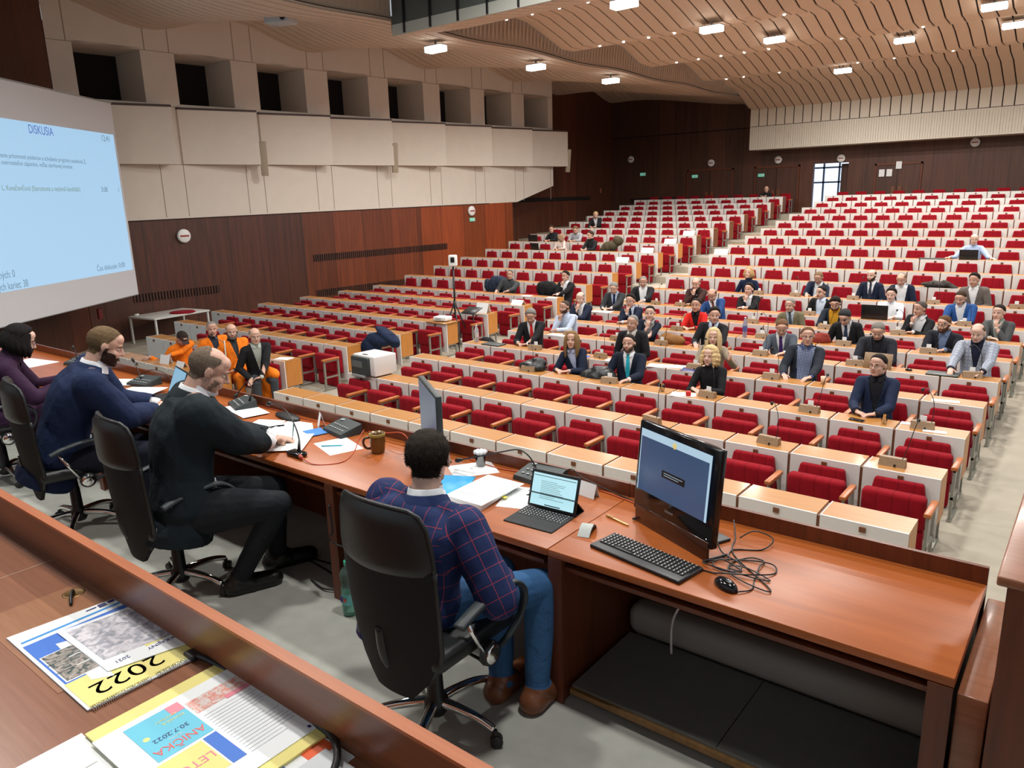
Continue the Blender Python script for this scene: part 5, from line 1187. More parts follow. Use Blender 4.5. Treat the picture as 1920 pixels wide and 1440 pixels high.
# arched grey mouse, golden pen
t = empty('arc_mouse', (-1.735, 2.70, DT), radians(-75)); tag(t, 'pale grey arched travel mouse between the tablet and the keyboard', 'mouse')
m = MB(); m.smooth = True; n_ = 14; up = [[(-.062+.124*i/n_, y, .004+.034*sin(pi*(i/n_)**.9)) for y in (-.028, -.02, .02, .028)] for i in range(n_+1)]
m.grid(up[::-1]); m.grid([[(x, y, max(z-.006, 0)) for x, y, z in r] for r in up]); m.build('shell', [plain('mouse_grey', (.42, .45, .42), .5)], t)
t = empty('ballpoint_pen', (-1.682, 2.882, DT+.006), radians(-15)); tag(t, 'gold-coloured ballpoint pen lying near the monitor', 'pen')
m = MB(); m.tube([(-.078, 0, 0), (-.07, 0, 0), (.05, 0, 0), (.065, 0, 0), (.078, 0, 0)], [.002, .0045, .0055, .004, .001], 10); m.build('barrel', [plain('gold', (.75, .55, .25), .3, metal=.9)], t)
m = MB(); m.box(.0-.07, -.002, .004, -.035, .002, .0075); m.build('clip', [bpy.data.materials['gold']], t)
# tablet with keyboard cover
t = empty('tablet_computer', (-2.0, 2.69, DT), radians(3)); tag(t, 'tablet computer with a bright document on its screen and a black keyboard cover', 'tablet')
m = MB(); m.rbox((0, -.005, .005), (.275, .205, .008), .003, 2); m.build('keyboard_cover', [plain('cover_charcoal', (.03, .032, .034), .8)], t); keyboard(t, .25, .095, 5, 14, .009, .002, 0, .04)
Ms = Matrix.Translation((0, .105, .008)) @ Matrix.Rotation(radians(-18), 4, 'X')
m = MB(); m.rbox((0, 0, .094), (.278, .009, .188), .004, 2); me = m.mesh('tablet', [M['black'], M['grey']]); me.transform(Ms); tb = mesh_obj('tablet', me, t)
m = MB(); m.box(-.125, -.0056, .014, .125, -.0050, .172); me = m.mesh('screen', [plain('doc_screen', (.1, .1, .1), .3, emis=(.42, .72, .80), estr=1.0)]); me.transform(Ms); sc_ = mesh_obj('screen', me, tb)
m = MB(); rnd = random.Random(1)
for i in range(11): zq = .135-.0085*i; m.box(-.075, -.0060, zq, -.075+.15*(.55+.45*rnd.random()), -.0057, zq+.0016)
m.box(-.12, -.006, .158, .12, -.0057, .161); m.box(-.04, -.006, .018, .05, -.0057, .023); me = m.mesh('document_text', [plain('doc_text', (.05, .08, .1), .5)]); me.transform(Ms); mesh_obj('document_text', me, sc_)
m = MB(); m.box(-.137, .12, .0, .137, .205, .004); me = m.mesh('kickstand', [M['black']]); me.transform(Matrix.Translation((0, -.02, 0)) @ Matrix.Identity(4)); mesh_obj('kickstand', me, t)
m = MB(); m.hexa([(-.137, .11, .085), (.137, .11, .085), (.137, .115, .085), (-.137, .115, .085), (-.137, .19, .0), (.137, .19, .0), (.137, .195, .004), (-.137, .195, .004)]); m.build('support', [M['black']], t)
# name card, behind the tablet
def tent(loc, rz, w, h, label, cat='name card', txt=None, d=.05):
    t = empty('name_card', loc, rz); tag(t, label, cat, 'white cards on the desks')
    m = MB(); m.hexa([(-w/2, -d/2, 0), (w/2, -d/2, 0), (w/2, -d/2+.002, 0), (-w/2, -d/2+.002, 0), (-w/2, -.001, h), (w/2, -.001, h), (w/2, .001, h), (-w/2, .001, h)])
    m.hexa([(-w/2, d/2-.002, 0), (w/2, d/2-.002, 0), (w/2, d/2, 0), (-w/2, d/2, 0), (-w/2, -.001, h), (w/2, -.001, h), (w/2, .001, h), (-w/2, .001, h)]); m.build('card', [M['paper']], t); return t
tent((-2.02, 3.08, DT), radians(-8), .22, .075, 'white folded name card behind the tablet, half hidden')
tent((-4.17, 3.09, DT), radians(-30), .075, .10, 'small white card standing beside the dark conference unit')
# big papers pile with yellow flags
t = empty('document_pile', (-2.43, 2.76, DT), 0); tag(t, 'thick pile of white documents with yellow flags in front of the windowpane-jacket man', 'documents')
for i in range(7):
    m = MB(); a = radians(8-1.2*i); Mr = Matrix.Rotation(a, 3, 'Z'); m.rbox((.004*i-.01, .003*i, .003+.0045*i), (.215*1.15, .31*1.15, .0042), .0006, 1, Mr); 
    o = m.build('sheet_stack', [M['paper']], t)
m = MB(); m.box(.055, -.12, .012, .085, -.10, .0155); m.box(.115, .015, .012, .15, .04, .0155); m.build('page_flag', [plain('flag_yellow', (.80, .75, .12), .6)], t)
m = MB(); rnd = random.Random(3); Mr = Matrix.Rotation(radians(1), 3, 'Z')
for i in range(12): m.box(-.09, .14-.02*i, .0335, -.09+.17*(.5+.5*rnd.random()), .1425-.02*i, .0339)
m.build('print_lines', [plain('faint_ink', (.66, .69, .72), .7)], t)
m = MB(); m.rbox((0, 0, .004), (.24, .33, .008), .002, 1); place('blue_folder', m, [plain('folder_cyan', (.01, .33, .66), .4)], 'bright blue folder under the documents in front of the windowpane-jacket man', 'folder', (-2.66, 2.74, DT), rz=radians(25))
def sheet(x, y, w, h, rz, label, z=0, mat=None, lines=True, ob='paper_sheet'):
    t = empty(ob, (x, y, DT+.001+z), radians(rz)); tag(t, label, 'paper', 'loose papers on the podium desk')
    m = MB(); m.rbox((0, 0, .001), (w, h, .002), .0006, 1); m.build('sheet', [mat or M['paper']], t)
    if lines:
        m = MB(); rnd = random.Random(int(x*100) % 97)
        for i in range(int(h/.022)-1): m.box(-w*.4, h*.42-.022*i, .0021, -w*.4+w*.8*(.5+.5*rnd.random()), h*.42-.022*i+.004, .0024)
        m.build('print_lines', [bpy.data.materials['faint_ink']], t)
    return t
sheet(-2.72, 3.03, .21, .26, -35, 'crumpled white note under the glass beyond the documents', lines=False)
sheet(-2.22, 2.86, .22, .28, 20, 'sheet with a coloured table lying behind the tablet')
sheet(-2.14, 3.0, .21, .2, 5, 'white sheet lying beside the conference unit near the tablet')
sheet(-3.72, 2.87, .30, .22, -18, 'sheet with a pale blue table under the turquoise pen', mat=None)
sheet(-4.02, 2.72, .24, .34, 40, 'top sheet of the documents under the writing man\'s hand', z=.012)
sheet(-4.08, 2.73, .25, .36, 46, 'lower sheets of the documents under the writing man\'s hand', z=.004)
sheet(-4.22, 2.92, .22, .30, 55, 'open printed booklet beyond the writing man\'s hands', z=.003)
sheet(-4.35, 2.80, .22, .30, 62, 'white sheet beside the writing man\'s left arm')
sheet(-4.56, 2.90, .22, .2, 25, 'pair of small white notes between the pouch and the booklets', lines=False)
sheet(-4.37, 3.0, .2, .16, 10, 'small white note next to the dark pouch', lines=False)
sheet(-4.98, 3.02, .42, .2, -12, 'long stack of folded papers beyond the dark-suited man', z=.01)
sheet(-6.22, 2.83, .34, .26, 30, 'thick heap of papers beside the bearded man\'s laptop', z=.03)
sheet(-6.28, 2.80, .36, .28, 22, 'lower papers of the heap beside the bearded man\'s laptop', z=.012)
sheet(-5.95, 2.97, .25, .2, -6, 'white note between the heap and the laptop', lines=False)
sheet(-6.75, 2.98, .36, .24, 30, 'papers in front of the bearded man\'s beard', z=.006)
sheet(-7.70, 3.05, .26, .22, 20, 'pale blue printed sheet before the woman in purple')
sheet(-7.05, 2.70, .3, .2, 15, 'white paper under the woman in purple\'s hand')
sheet(-8.6, 2.85, .5, .3, 10, 'white papers at the far left end of the podium desk')
m = MB(); m.hexa([(x, y, z) for z in (0, .0012) for x, y in ((-.09, -.05), (.06, -.09), (.09, .02), (-.05, .07))]); place('blue_sheet', m, [plain('bluepaper', (.05, .22, .62), .5)], 'blue sheet tucked between the dark-suited man\'s papers', 'paper', (-4.08, 2.98, DT+.008))
m = MB(); m.tube([(-.07, 0, 0), (.055, 0, .0), (.07, 0, 0)], [.004, .004, .001], 8); place('turquoise_pen', m, [plain('turq', (.0, .40, .55), .35)], 'turquoise pen lying on the sheet beside the conference unit', 'pen', (-3.74, 2.84, DT+.009), rz=radians(40))
m = MB(); m.tube([(0, 0, 0), (.02, .01, .12)], [.0015, .0045], 8); place('pen', m, [plain('pen_teal', (.01, .12, .12), .3)], 'dark pen in the writing man\'s hand', 'pen', (-4.02, 2.74, DT+.012))
# leather pouch
m = MB(); m.ell((0, 0, .012), (.16, .055, .018)); place('leather_pouch', m, [M['leather']], 'flat dark leather pouch near the desk\'s front board', 'pouch', (-4.56, 3.09, DT), rz=radians(-8))
# laptop of the bearded man
def laptop(loc, rz, label, w=.34, op=105, scr=(.25, .42, .56), back=False, sc=1.0, grp=None):
    t = empty('laptop', loc, rz); tag(t, label, 'laptop', grp)
    m = MB(); m.rbox((0, 0, .009), (w, w*.68, .016), .004, 2); m.build('base', [M['dgrey']], t)
    m = MB(); m.box(-w*.44, -w*.08, .017, w*.44, w*.28, .0185); m.build('keys', [M['black']], t)
    Ml = Matrix.Translation((0, w*.34, .012)) @ Matrix.Rotation(radians(90-op), 4, 'X')
    m = MB(); m.rbox((0, 0, w*.33), (w, .009, w*.66), .003, 2); me = m.mesh('lid', [M['black']]); me.transform(Ml); ld = mesh_obj('lid', me, t)
    m = MB(); m.box(-w*.46, -.0056, .02, w*.46, -.005, w*.63); me = m.mesh('screen', [plain('laptop_screen', (.02, .03, .04), .3, emis=scr, estr=sc)]); me.transform(Ml); mesh_obj('screen', me, ld); return t
laptop((-5.88, 2.80, DT), radians(-14), 'open laptop with a light blue screen before the bearded man', .36, 112, (.22, .42, .58))
# conference units with gooseneck microphones
def conf_unit(loc, rz, label, neck=None, keys=True, grp='dark conference units on the podium desk'):
    t = empty('conference_unit', loc, rz); tag(t, label, 'conference unit', grp)
    m = MB(); m.hexa([(-.13, -.085, .0), (.13, -.085, .0), (.13, .085, .0), (-.13, .085, 0), (-.125, -.08, .028), (.125, -.08, .028), (.125, .08, .070), (-.125, .08, .070)]); m.build('body', [M['dgrey']], t)
    if keys:
        m = MB(); s = .042/.16
        for i in range(6):
            for j in range(2): x = -.085+.034*i; y = -.045+.038*j; m.rbox((x, y, .0505+s*(y)+.001), (.018, .014, .004), .001, 1)
        m.ell((-.085, .05, .0640), (.018, .018, .004)); m.build('buttons', [M['grey']], t)
    if neck:
        m = MB(); m.tube(smoothpts(neck, 6), .0042, 8); m.cyl(neck[0], Vector(neck[0])+(Vector(neck[1])-Vector(neck[0]))*.5, .010, .007)
        nk = m.build('gooseneck', [M['black']], t)
        m = MB(); e = Vector(neck[-1]); d = (e-Vector(neck[-2])).normalized(); m.ell(e+d*.015, (.014, .014, .014)); m.tube([e-d*.01, e+d*.03], [.010, .012], 10); m.build('microphone', [M['black']], t)
    return t
conf_unit((-3.93, 3.08, DT), radians(-12), 'dark conference unit with rows of keys beside the brown mug')
conf_unit((-2.30, 3.11, DT), radians(-6), 'dark conference unit behind the tablet with a long gooseneck microphone', [(.03, -.04, .05), (.0, -.075, .15), (-.07, -.09, .185), (-.17, -.12, .16), (-.35, -.17, .10), (-.44, -.19, .07)])
conf_unit((-6.55, 3.02, DT), radians(10), 'dark conference unit with a short black microphone beyond the heap of papers', [(-.03, .0, .05), (-.07, .01, .12), (-.13, .02, .20)])
conf_unit((-5.12, 3.08, DT), radians(-20), 'conference unit half hidden behind the dark-suited man\'s chin', [(.08, .04, .06), (.11, .06, .15), (.05, .05, .20), (.0, .02, .16), (-.02, -.03, .1)])
conf_unit((-8.05, 3.10, DT), radians(12), 'conference unit far left beyond the woman in purple', [(-.02, 0, .06), (-.03, 0, .12), (-.05, 0, .16)])
# table microphone with orange cable
t = empty('table_microphone', (-3.80, 2.60, DT)); tag(t, 'black table microphone with a long arched gooseneck in front of the dark-suited man', 'microphone')
m = MB(); m.rbox((.02, 0, .018), (.13, .075, .034), .016, 4); m.build('base', [M['blackgloss']], t)
m = MB(); nk = [(.03, .01, .035), (.015, .03, .10), (-.05, .05, .185), (-.20, .10, .235), (-.38, .15, .235), (-.50, .19, .215)]; m.tube(smoothpts(nk, 8), .0045, 8); m.cyl((.032, .008, .03), (.018, .028, .095), .011, .007); m.build('gooseneck', [M['black']], t)
m = MB(); m.tube([(-.495, .188, .217), (-.53, .20, .210), (-.56, .21, .200)], [.011, .016, .012], 12); m.build('microphone_head', [M['black']], t)
m = MB(); m.cyl((.075, -.02, .02), (.115, -.035, .018), .012); m.build('plug', [plain('plug_red', (.45, .08, .05), .4)], t)
def cable(pts, label, mat='orangecable', r=.0035):
    m = MB(); m.tube(smoothpts(pts, 8), r, 6); place('cable', m, [M[mat]], label, 'cable', (0, 0, 0))
cable([(-3.68, 2.565, DT+.018), (-3.55, 2.56, DT+.005), (-3.45, 2.68, DT+.005), (-3.55, 2.86, DT+.006), (-3.70, 3.02, DT+.008), (-3.78, 3.14, DT+.03)], 'orange cable looping from the table microphone past the mug')
cable([(-5.3, 3.14, DT+.006), (-4.8, 3.16, DT+.006), (-4.4, 3.13, DT+.006), (-4.05, 3.165, DT+.006), (-3.9, 3.175, DT+.006)], 'orange cable along the front board near the dark pouch')
cable([(-3.75, 3.15, DT+.02), (-3.55, 3.13, DT+.05), (-3.42, 3.14, DT+.07), (-3.33, 3.12, DT+.04), (-3.3, 3.1, DT+.006), (-3.0, 3.12, DT+.006)], 'orange and black cables humped behind the mug')
cable([(-2.85, 3.14, DT+.006), (-2.6, 3.12, DT+.006), (-2.42, 3.15, DT+.006)], 'orange cable running to the unit behind the tablet')
cable([(-1.95, 3.16, DT+.006), (-1.75, 3.12, DT+.006), (-1.62, 3.08, DT+.006)], 'orange cable between the name card and the monitor')
cable([(-2.2, 3.17, DT+.04), (-2.12, 3.15, DT+.09), (-2.05, 3.16, DT+.05), (-1.8, 3.15, DT+.006), (-1.6, 3.1, DT+.006)], 'black cable curling behind the tablet', 'black')
cable([(-6.9, 3.15, DT+.02), (-6.7, 3.16, DT+.09), (-6.4, 3.14, DT+.10), (-6.15, 3.10, DT+.03)], 'dark cable arching behind the papers of the bearded man', 'black')
# mug
t = empty('mug', (-3.41, 2.93, DT)); tag(t, 'brown and olive glazed ceramic mug on the podium desk', 'mug')
m = MB(); m.lathe([(0, .004), (.040, .004), (.043, .015), (.046, .05), (.049, .075), (.047, .10), (.050, .125), (.047, .127), (.043, .10), (.042, .02), (0, .015)], n=28)
m.build('cup', [plain('glaze_brown', (.16, .075, .015), .25, noise=.5, nscale=14, coat=.4)], t)
m = MB(); m.tube(smoothpts([(-.035, -.03, .10), (-.055, -.055, .095), (-.06, -.062, .065), (-.05, -.05, .035), (-.032, -.03, .03)], 5), .008, 10); m.build('handle', [plain('glaze_dark', (.07, .028, .01), .25, coat=.4)], t)
m = MB(); m.lathe([(.0495, .108), (.0508, .126), (.047, .128), (.045, .10)], n=28); m.build('rim_glaze', [plain('glaze_olive', (.30, .20, .03), .3, coat=.4)], t)
# glasses filled with crumpled paper / upside down
gls = plain('clear_glass', (.95, .97, .97), .03, trans=1.0, ior=1.3)
def tumbler(loc, label, r=.032, h=.09, grp='drinking glasses on the podium desk'):
    t = empty('drinking_glass', loc); tag(t, label, 'glass', grp)
    m = MB(); m.lathe([(r*.8, .002), (r, h), (r*.93, h), (r*.74, .008), (0, .008), (0, .002)], n=20); m.build('glass', [gls], t); return t
g1 = tumbler((-2.72, 3.10, DT), 'upturned glass with cut-glass base beyond the crumpled note'); g2 = tumbler((-6.02, 3.04, DT), 'glass with a bright rim beside the laptop')
for gg in (g1, g2):
    m = MB(); rnd = random.Random(6)
    for i in range(9): a = 2*pi*i/9; m.ell((.03*cos(a), .03*sin(a), .088), (.013, .013, .010), 8)
    m.ell((0, 0, .092), (.022, .022, .010)); m.build('cut_base', [plain('cutglass', (.72, .76, .78), .08, spec=.9, coat=.6)], gg)
# second monitor seen nearly edge-on
t = empty('computer_monitor', (-3.04, 3.035, DT), radians(-35-180)); tag(t, 'grey-blue flat monitor standing nearly edge-on beyond the windowpane-jacket man', 'monitor')
sc_mat = plain('screen_slate', (.02, .03, .04), .25, emis=(.050, .085, .14), estr=1.0)
m = MB(); m.rbox((0, 0, .285), (.56, .035, .34), .006, 2); m.build('casing', [M['dgrey']], t)
m = MB(); m.box(-.265, .0178, .13, .265, .0185, .44); m.build('screen', [sc_mat], t)
m = MB(); m.rbox((0, -.01, .06), (.05, .03, .12), .005, 2); m.rbox((0, 0, .006), (.22, .18, .012), .004, 2); m.build('stand', [M['dgrey']], t)
# green plastic bottle on the floor
t = empty('water_bottle', (-3.12, 2.395, 0)); tag(t, 'green plastic water bottle standing on the floor by the desk leg', 'bottle')
m = MB(); m.lathe([(0, .004), (.035, .0), (.044, .012), (.046, .06), (.042, .12), (.044, .17), (.034, .19), (.044, .215), (.045, .25), (.036, .275), (.016, .295), (.014, .31)], n=22); m.build('body', [plain('green_pet', (.62, .98, .88), .05, trans=.92, ior=1.2)], t)
m = MB(); m.lathe([(0, .006), (.034, .006), (.041, .015), (.043, .06), (.039, .12), (.041, .15), (0, .152)], n=18); m.build('water', [plain('green_water', (.60, .95, .85), .06, trans=.85, ior=1.2)], t)
m = MB(); m.lathe([(0, .33), (.017, .33), (.018, .308), (.0, .306)], n=16); m.build('cap', [plain('green_cap', (.05, .50, .32), .4)], t)
m = MB(); m.lathe([(.0463, .075), (.0433, .115), (.0433, .14)], n=22); m.build('label', [plain('label_teal', (.12, .42, .42), .4)], t)
m = MB(); m.box(-.02, -.0475, .09, -.002, -.0468, .125); m.m = 1; m.box(.004, -.0475, .10, .026, -.0468, .118); m.build('label_print', [colm((.02, .03, .25), .5, 'ink'), colm((.7, .05, .03), .5, 'ink')], t)
for lab, pts in (('black cables heaped on the floor beyond the dark-suited man\'s shoe', [(-3.62, 2.50, .01), (-3.45, 2.47, .015), (-3.35, 2.55, .02), (-3.6, 2.62, .02), (-3.9, 2.66, .015), (-3.5, 2.70, .02), (-3.2, 2.6, .01)]), ('black cable hanging down beside the desk leg', [(-3.30, 2.445, .60), (-3.27, 2.43, .45), (-3.30, 2.42, .40), (-3.20, 2.46, .36), (-3.12, 2.6, .34)])):
    cable(pts, lab, 'black', .006)
# ================================================================== THINGS IN THE HALL
def hall(k, x, off, z=0): return (x, YR(k)+off, ZT[k]+z)
# projection screen on the left, turned towards the audience
SX = Matrix.Translation((-19.3, 9.09, 0)) @ Matrix(((-.595, .804, 0, 0), (.804, .595, 0, 0), (0, 0, 1, 0), (0, 0, 0, 1)))   # local x runs towards the far edge, y away from the hall's middle is negative
t = bpy.data.objects.new('projection_screen', None); COL.objects.link(t); t.matrix_world = SX; t.empty_display_size = .1
tag(t, 'large white projection screen at the left with a pale blue discussion slide', 'projection screen')
m = MB(); m.box(-6.1, -.012, .165, 0, 0, 4.745); m.build('fabric', [plain('screen_cloth', (.60, .60, .62), .85)], t)
m = MB(); m.box(-6.12, -.02, 4.735, .015, .01, 4.765); m.cyl((-6.12, -.006, .165), (.01, -.006, .165), .012); m.build('edge_bar', [M['grey']], t)
m = MB(); m.box(-5.4, .001, .80, -.09, .003, 4.02); sl_ = m.build('projected_slide', [plain('slide_blue', (.15, .16, .18), .8, emis=(.285, .50, .70), estr=1.0)], t)
def slide(s, x, z, h, col, sx=1, al='LEFT'):
    text_mesh(s, h, col, sl_, Matrix.Translation((x, .0045, z)) @ Matrix(((1, 0, 0, 0), (0, 0, 1, 0), (0, 1, 0, 0), (0, 0, 0, 1))), depth=.0004, align=al, sx=sx)
sg = plain('slide_grey', (.09, .13, .18), .8, emis=(.10, .17, .24), estr=.9); sb = plain('slide_ink', (.03, .06, .25), .8, emis=(.07, .13, .40), estr=.9); sgr = plain('slide_green', (.10, .15, .10), .8, emis=(.14, .22, .20), estr=.9)
# the slide is read from the hall: text runs towards the far edge
slide('DISKUSIA', -3.26, 3.88, .24, sb, .80); slide('12:41', -.66, 3.90, .20, sg, .9)
slide('vanie, zistenie prítomnosti poslancov a schválenie programu zasadnutia Z,', -4.62, 3.33, .125, sg, .86); slide('určenie overovateľov zápisnice, voľba návrhovej komisie', -4.62, 3.20, .125, sg, .92)
slide('L. Kovačevičová (Starostovia a nezávislí kandidáti)', -4.35, 2.725, .145, sgr, .86); slide('3:08', -.98, 2.73, .16, sg); slide('1', -.26, 2.73, .16, sg)
slide('prítomných: 0', -5.3, 1.115, .20, sg, .78); slide('vložených kariet: 38', -5.35, .895, .20, sg, .78); slide('Čas diskusie: 0:00', -1.66, .95, .17, sg, 1.0)

# discs, exit signs, small boxes on the walls
red_bar = colm((.30, .03, .02), .5, 'paint')
def disc(loc, n, label, r=.19):
    rz = atan2(n[1], n[0])-pi/2; t = empty('wall_disc', loc, rz); tag(t, label, 'wall disc', 'round white discs with a bar on the walls')
    Mw = Matrix.Rotation(-pi/2, 3, 'X'); m = MB(); m.lathe([(0, .09), (r*.8, .09), (r, .07), (r, 0), (0, 0)], n=26, M=Mw); m.build('dial', [M['white']], t)
    m = MB(); m.box(-r*.68, .088, -r*.12, r*.68, .096, r*.12); m.build('bar', [red_bar], t)
nL = (1, -TA)
disc((LW(11.2)+.01, 11.2, 1.50), nL, 'round white disc with a red bar on the brown wall beside the screen'); disc((LW(23.1)+.01, 23.1, 1.84), nL, 'round white disc with a red bar on the red-lit part of the left wall')
for x, z, lab in ((-20.47, 4.10, 'round white disc at the left end of the back wall'), (-16.0, 3.70, 'round white disc over the left double door'), (-12.7, 3.68, 'round white disc over the second double door'), (-9.92, 3.60, 'round white disc over the open doorway'), (-4.84, 3.94, 'round white disc at the right of the back wall')):
    disc((x, 36.28, z), (0, -1), lab, .17)
grn = plain('exit_green', (.10, .42, .28), .4, emis=(.18, .55, .42), estr=.5)
for loc, n, lab in (((LW(23.15)+.01, 23.15, 1.50), nL, 'green exit sign under the disc on the left wall'), ((-19.77, 36.28, 3.32), (0, -1), 'green exit sign at the left of the back wall'), ((-16.83, 36.24, 3.10), (0, -1), 'green exit sign on the left double door'), ((-13.47, 36.24, 3.02), (0, -1), 'green exit sign on the second double door')):
    t = empty('exit_sign', loc, atan2(n[1], n[0])-pi/2); tag(t, lab, 'sign', 'green exit signs')
    m = MB(); m.rbox((0, .02, 0), (.30, .03, .14), .004, 1); m.build('plate', [grn], t)
    m = MB(); m.box(-.10, .036, -.035, -.03, .038, .04); m.hexa([(.02, .036, -.03), (.06, .036, -.03), (.06, .038, -.03), (.02, .038, -.03), (.07, .036, .01), (.11, .036, .01), (.11, .038, .01), (.07, .038, .01)]); m.build('pictogram', [M['white']], t)
for loc, lab in (((-21.56, 35.0, 2.55), 'small reddish call point on the rear left wall'), ((-21.55, 30.0, 3.4), 'small reddish box under the gallery end')):
    m = MB(); m.rbox((0, 0, 0), (.05, .12, .24), .01); place('call_point', m, [colm((.35, .12, .07), .5, 'paint')], lab, 'wall box', loc)
m = MB(); m.rbox((0, 0, 0), (.10, .10, .26), .01); place('call_point', m, [colm((.20, .02, .015), .5, 'paint')], 'dark red box on the wall under the projection screen', 'wall box', (-19.75, 8.27, -.26))
for i, (x, z) in enumerate(((-8.2, 2.9), (-7.9, 2.9), (-7.55, 3.2))):
    m = MB(); m.box(-.11, 0, -.15, .11, .012, .15); place('notice', m, [M['paper']], ['white notice on the closed double door, the left one', 'white notice on the closed double door, the right one', 'white notice beside the closed door, hung a little higher'][i], 'notice', (x, 36.2, z))
# column speakers
for y, z, lab in ((13.75, 3.62, 'slim beige column speaker between the second and third gallery fronts'), (18.9, 3.75, 'slim beige column speaker between the fourth and fifth gallery fronts'), (29.15, 3.85, 'slim beige column speaker at the far end of the gallery')):
    t = empty('column_speaker', (LW(y)+.42, y, z), radians(-30)); tag(t, lab, 'speaker', 'beige column speakers on the gallery')
    Mr = Matrix.Rotation(radians(9), 3, 'Y'); m = MB(); m.rbox((0, 0, 0), (.13, .20, .98), .01, 2, Mr); m.build('cabinet', [plain('speaker_beige', (.40, .34, .25), .6) if 'speaker_beige' not in bpy.data.materials else bpy.data.materials['speaker_beige']], t)
    m = MB(); m.box(-.32, -.02, -.1, 0, .02, -.06); m.build('bracket', [M['steel']], t)
# projector box hanging under the left ceiling
t = empty('ceiling_projector', (-15.5, 11.4, 6.38), radians(20)); tag(t, 'pale grey projector box hanging under the left ceiling', 'projector')
m = MB(); m.rbox((0, 0, 0), (.62, .42, .24), .02, 2); m.build('body', [plain('proj_grey', (.42, .45, .47), .5)], t)
m = MB(); m.lathe([(0, 0), (.06, 0), (.065, .03), (.05, .04), (0, .03)], (.2, -.22, -.03), 16, Matrix.Rotation(pi/2, 3, 'X')); m.build('lens', [M['blackgloss']], t); m = MB(); m.box(-.02, -.02, .1, .02, .02, .7); m.build('hanger', [M['steel']], t)

# microphone boxes on the desks
units = [(2,-4.21),(2,-2.75),(2,-1.48),(3,-7.2),(3,-5.68),(3,-4.12),(3,-2.75),(3,-1.47),(4,-8.12),(4,-6.72),(4,-4.98),(4,-3.75),(5,-8.32),(5,-7.26),(5,-6.30),(5,-4.45),(5,-2.95),(5,-1.35),
         (6,-6.69),(6,-3.5),(6,-2.17),(6,-4.95),(7,-7.1),(7,-5.68),(7,-4.24),(7,-2.93),(8,-8.67),(8,-8.02),(8,-4.98),(8,-2.06),(9,-6.64),(9,-5.76),(9,-4.47),(9,-2.85),(9,-1.36)]
m = MB(); m.hexa([(-.125, -.05, 0), (.125, -.05, 0), (.125, .05, 0), (-.125, .05, 0), (-.12, -.015, .085), (.12, -.015, .085), (.12, .045, .085), (-.12, .045, .085)]); box_me = m.mesh('box', [M['brownwood']])
m = MB(); m.box(.02, -.052, .005, .04, -.045, .03); m.tube(smoothpts([(.09, -.01, .08), (.10, -.0, .20), (.08, .02, .36), (.0, .08, .46), (-.04, .11, .44)], 6), .0042, 6); gn_me = m.mesh('gooseneck', [M['black']])
m = MB(); m.tube(smoothpts([(.09, -.01, .08), (.14, -.04, .25), (.18, -.08, .42), (.20, -.07, .50), (.20, -.03, .52)], 6), .0042, 6); m.box(.02, -.052, .005, .04, -.045, .03); gn2_me = m.mesh('gooseneck', [M['black']])
m = MB(); m.ell((-.045, .115, .435), (.018, .018, .022), 8); mh_me = m.mesh('microphone', [M['black']])
m = MB(); m.ell((.20, -.02, .515), (.018, .022, .018), 8); mh2_me = m.mesh('microphone', [M['black']])
m = MB(); m.box(-.035, .035, .085, .035, .04, .145); cd_me = m.mesh('number_card', [M['paper']])
seenrow = {}
for i, (k, x) in enumerate(units):
    seenrow[k] = seenrow.get(k, 0)+1
    t = empty('microphone_box', hall(k, x, .18), radians(((i*37) % 30)-15)); tag(t, 'wooden box with a gooseneck microphone, %s from the left on the %s row desks' % (ordn(seenrow[k]), ordn(k)), 'microphone', 'wooden microphone boxes on the desks')
    mesh_obj('box', box_me, t); mesh_obj('gooseneck', gn_me if i % 2 else gn2_me, t); mesh_obj('microphone', mh_me if i % 2 else mh2_me, t)
    if k > 2: mesh_obj('number_card', cd_me, t)
# printer on the second row desks
t = empty('printer', hall(2, -9.33, .16, .0), radians(-4)); tag(t, 'white laser printer with a dark front standing at the end of the second row desks', 'printer')
m = MB(); m.rbox((0.02, .06, .185), (.56, .46, .33), .02, 3); m.build('body', [plain('printer_white', (.72, .70, .68), .5)], t)
m = MB(); m.rbox((-.03, -.19, .17), (.45, .06, .30), .012, 2); fr = m.build('front', [M['dgrey']], t)
m = MB(); m.box(-.22, -.225, .15, .05, -.221, .26); m.build('window', [plain('smoke', (.10, .13, .14), .2)], fr); m = MB(); m.box(-.06, -.13, .352, .06, -.09, .356); m.build('control_panel', [M['dgrey']], t); m = MB(); m.box(-.2, -.26, .0, .12, -.16, .03); m.build('paper_tray', [M['grey']], t)
# projector, board, tripod with camera, note stand
t = empty('projector', hall(5, -11.78, .16, .035), radians(8)); tag(t, 'small white projector on an oak board at the fifth row aisle end', 'projector')
m = MB(); m.rbox((0, 0, .055), (.36, .28, .10), .03, 4); m.build('body', [M['white']], t); m = MB()
for i in range(8): m.box(-.10+.02*i, -.1425, .03, -.09+.02*i, -.140, .08)
m.build('vent', [M['grey']], t)
m = MB(); m.rbox((0, 0, 0), (.62, .42, .02), .003, 1); place('board', m, [M['oak']], 'loose oak board under the white projector', 'board', hall(5, -11.80, .14, .012))
t = empty('tripod', (-12.02, 13.0, FZ(5))); tag(t, 'tall black tripod in the aisle carrying a white camera', 'tripod')
m = MB(); m.cyl((0, 0, .75), (0, 0, 1.95), .022); m.cyl((0, 0, .95), (0, 0, 1.15), .035); m.build('column', [M['black']], t)
for a in (200, 320, 80):
    m = MB(); m.tube([(0, 0, 1.12), (.48*cos(radians(a)), .48*sin(radians(a)), .01)], [.018, .013], 8); m.build('leg', [M['black']], t)
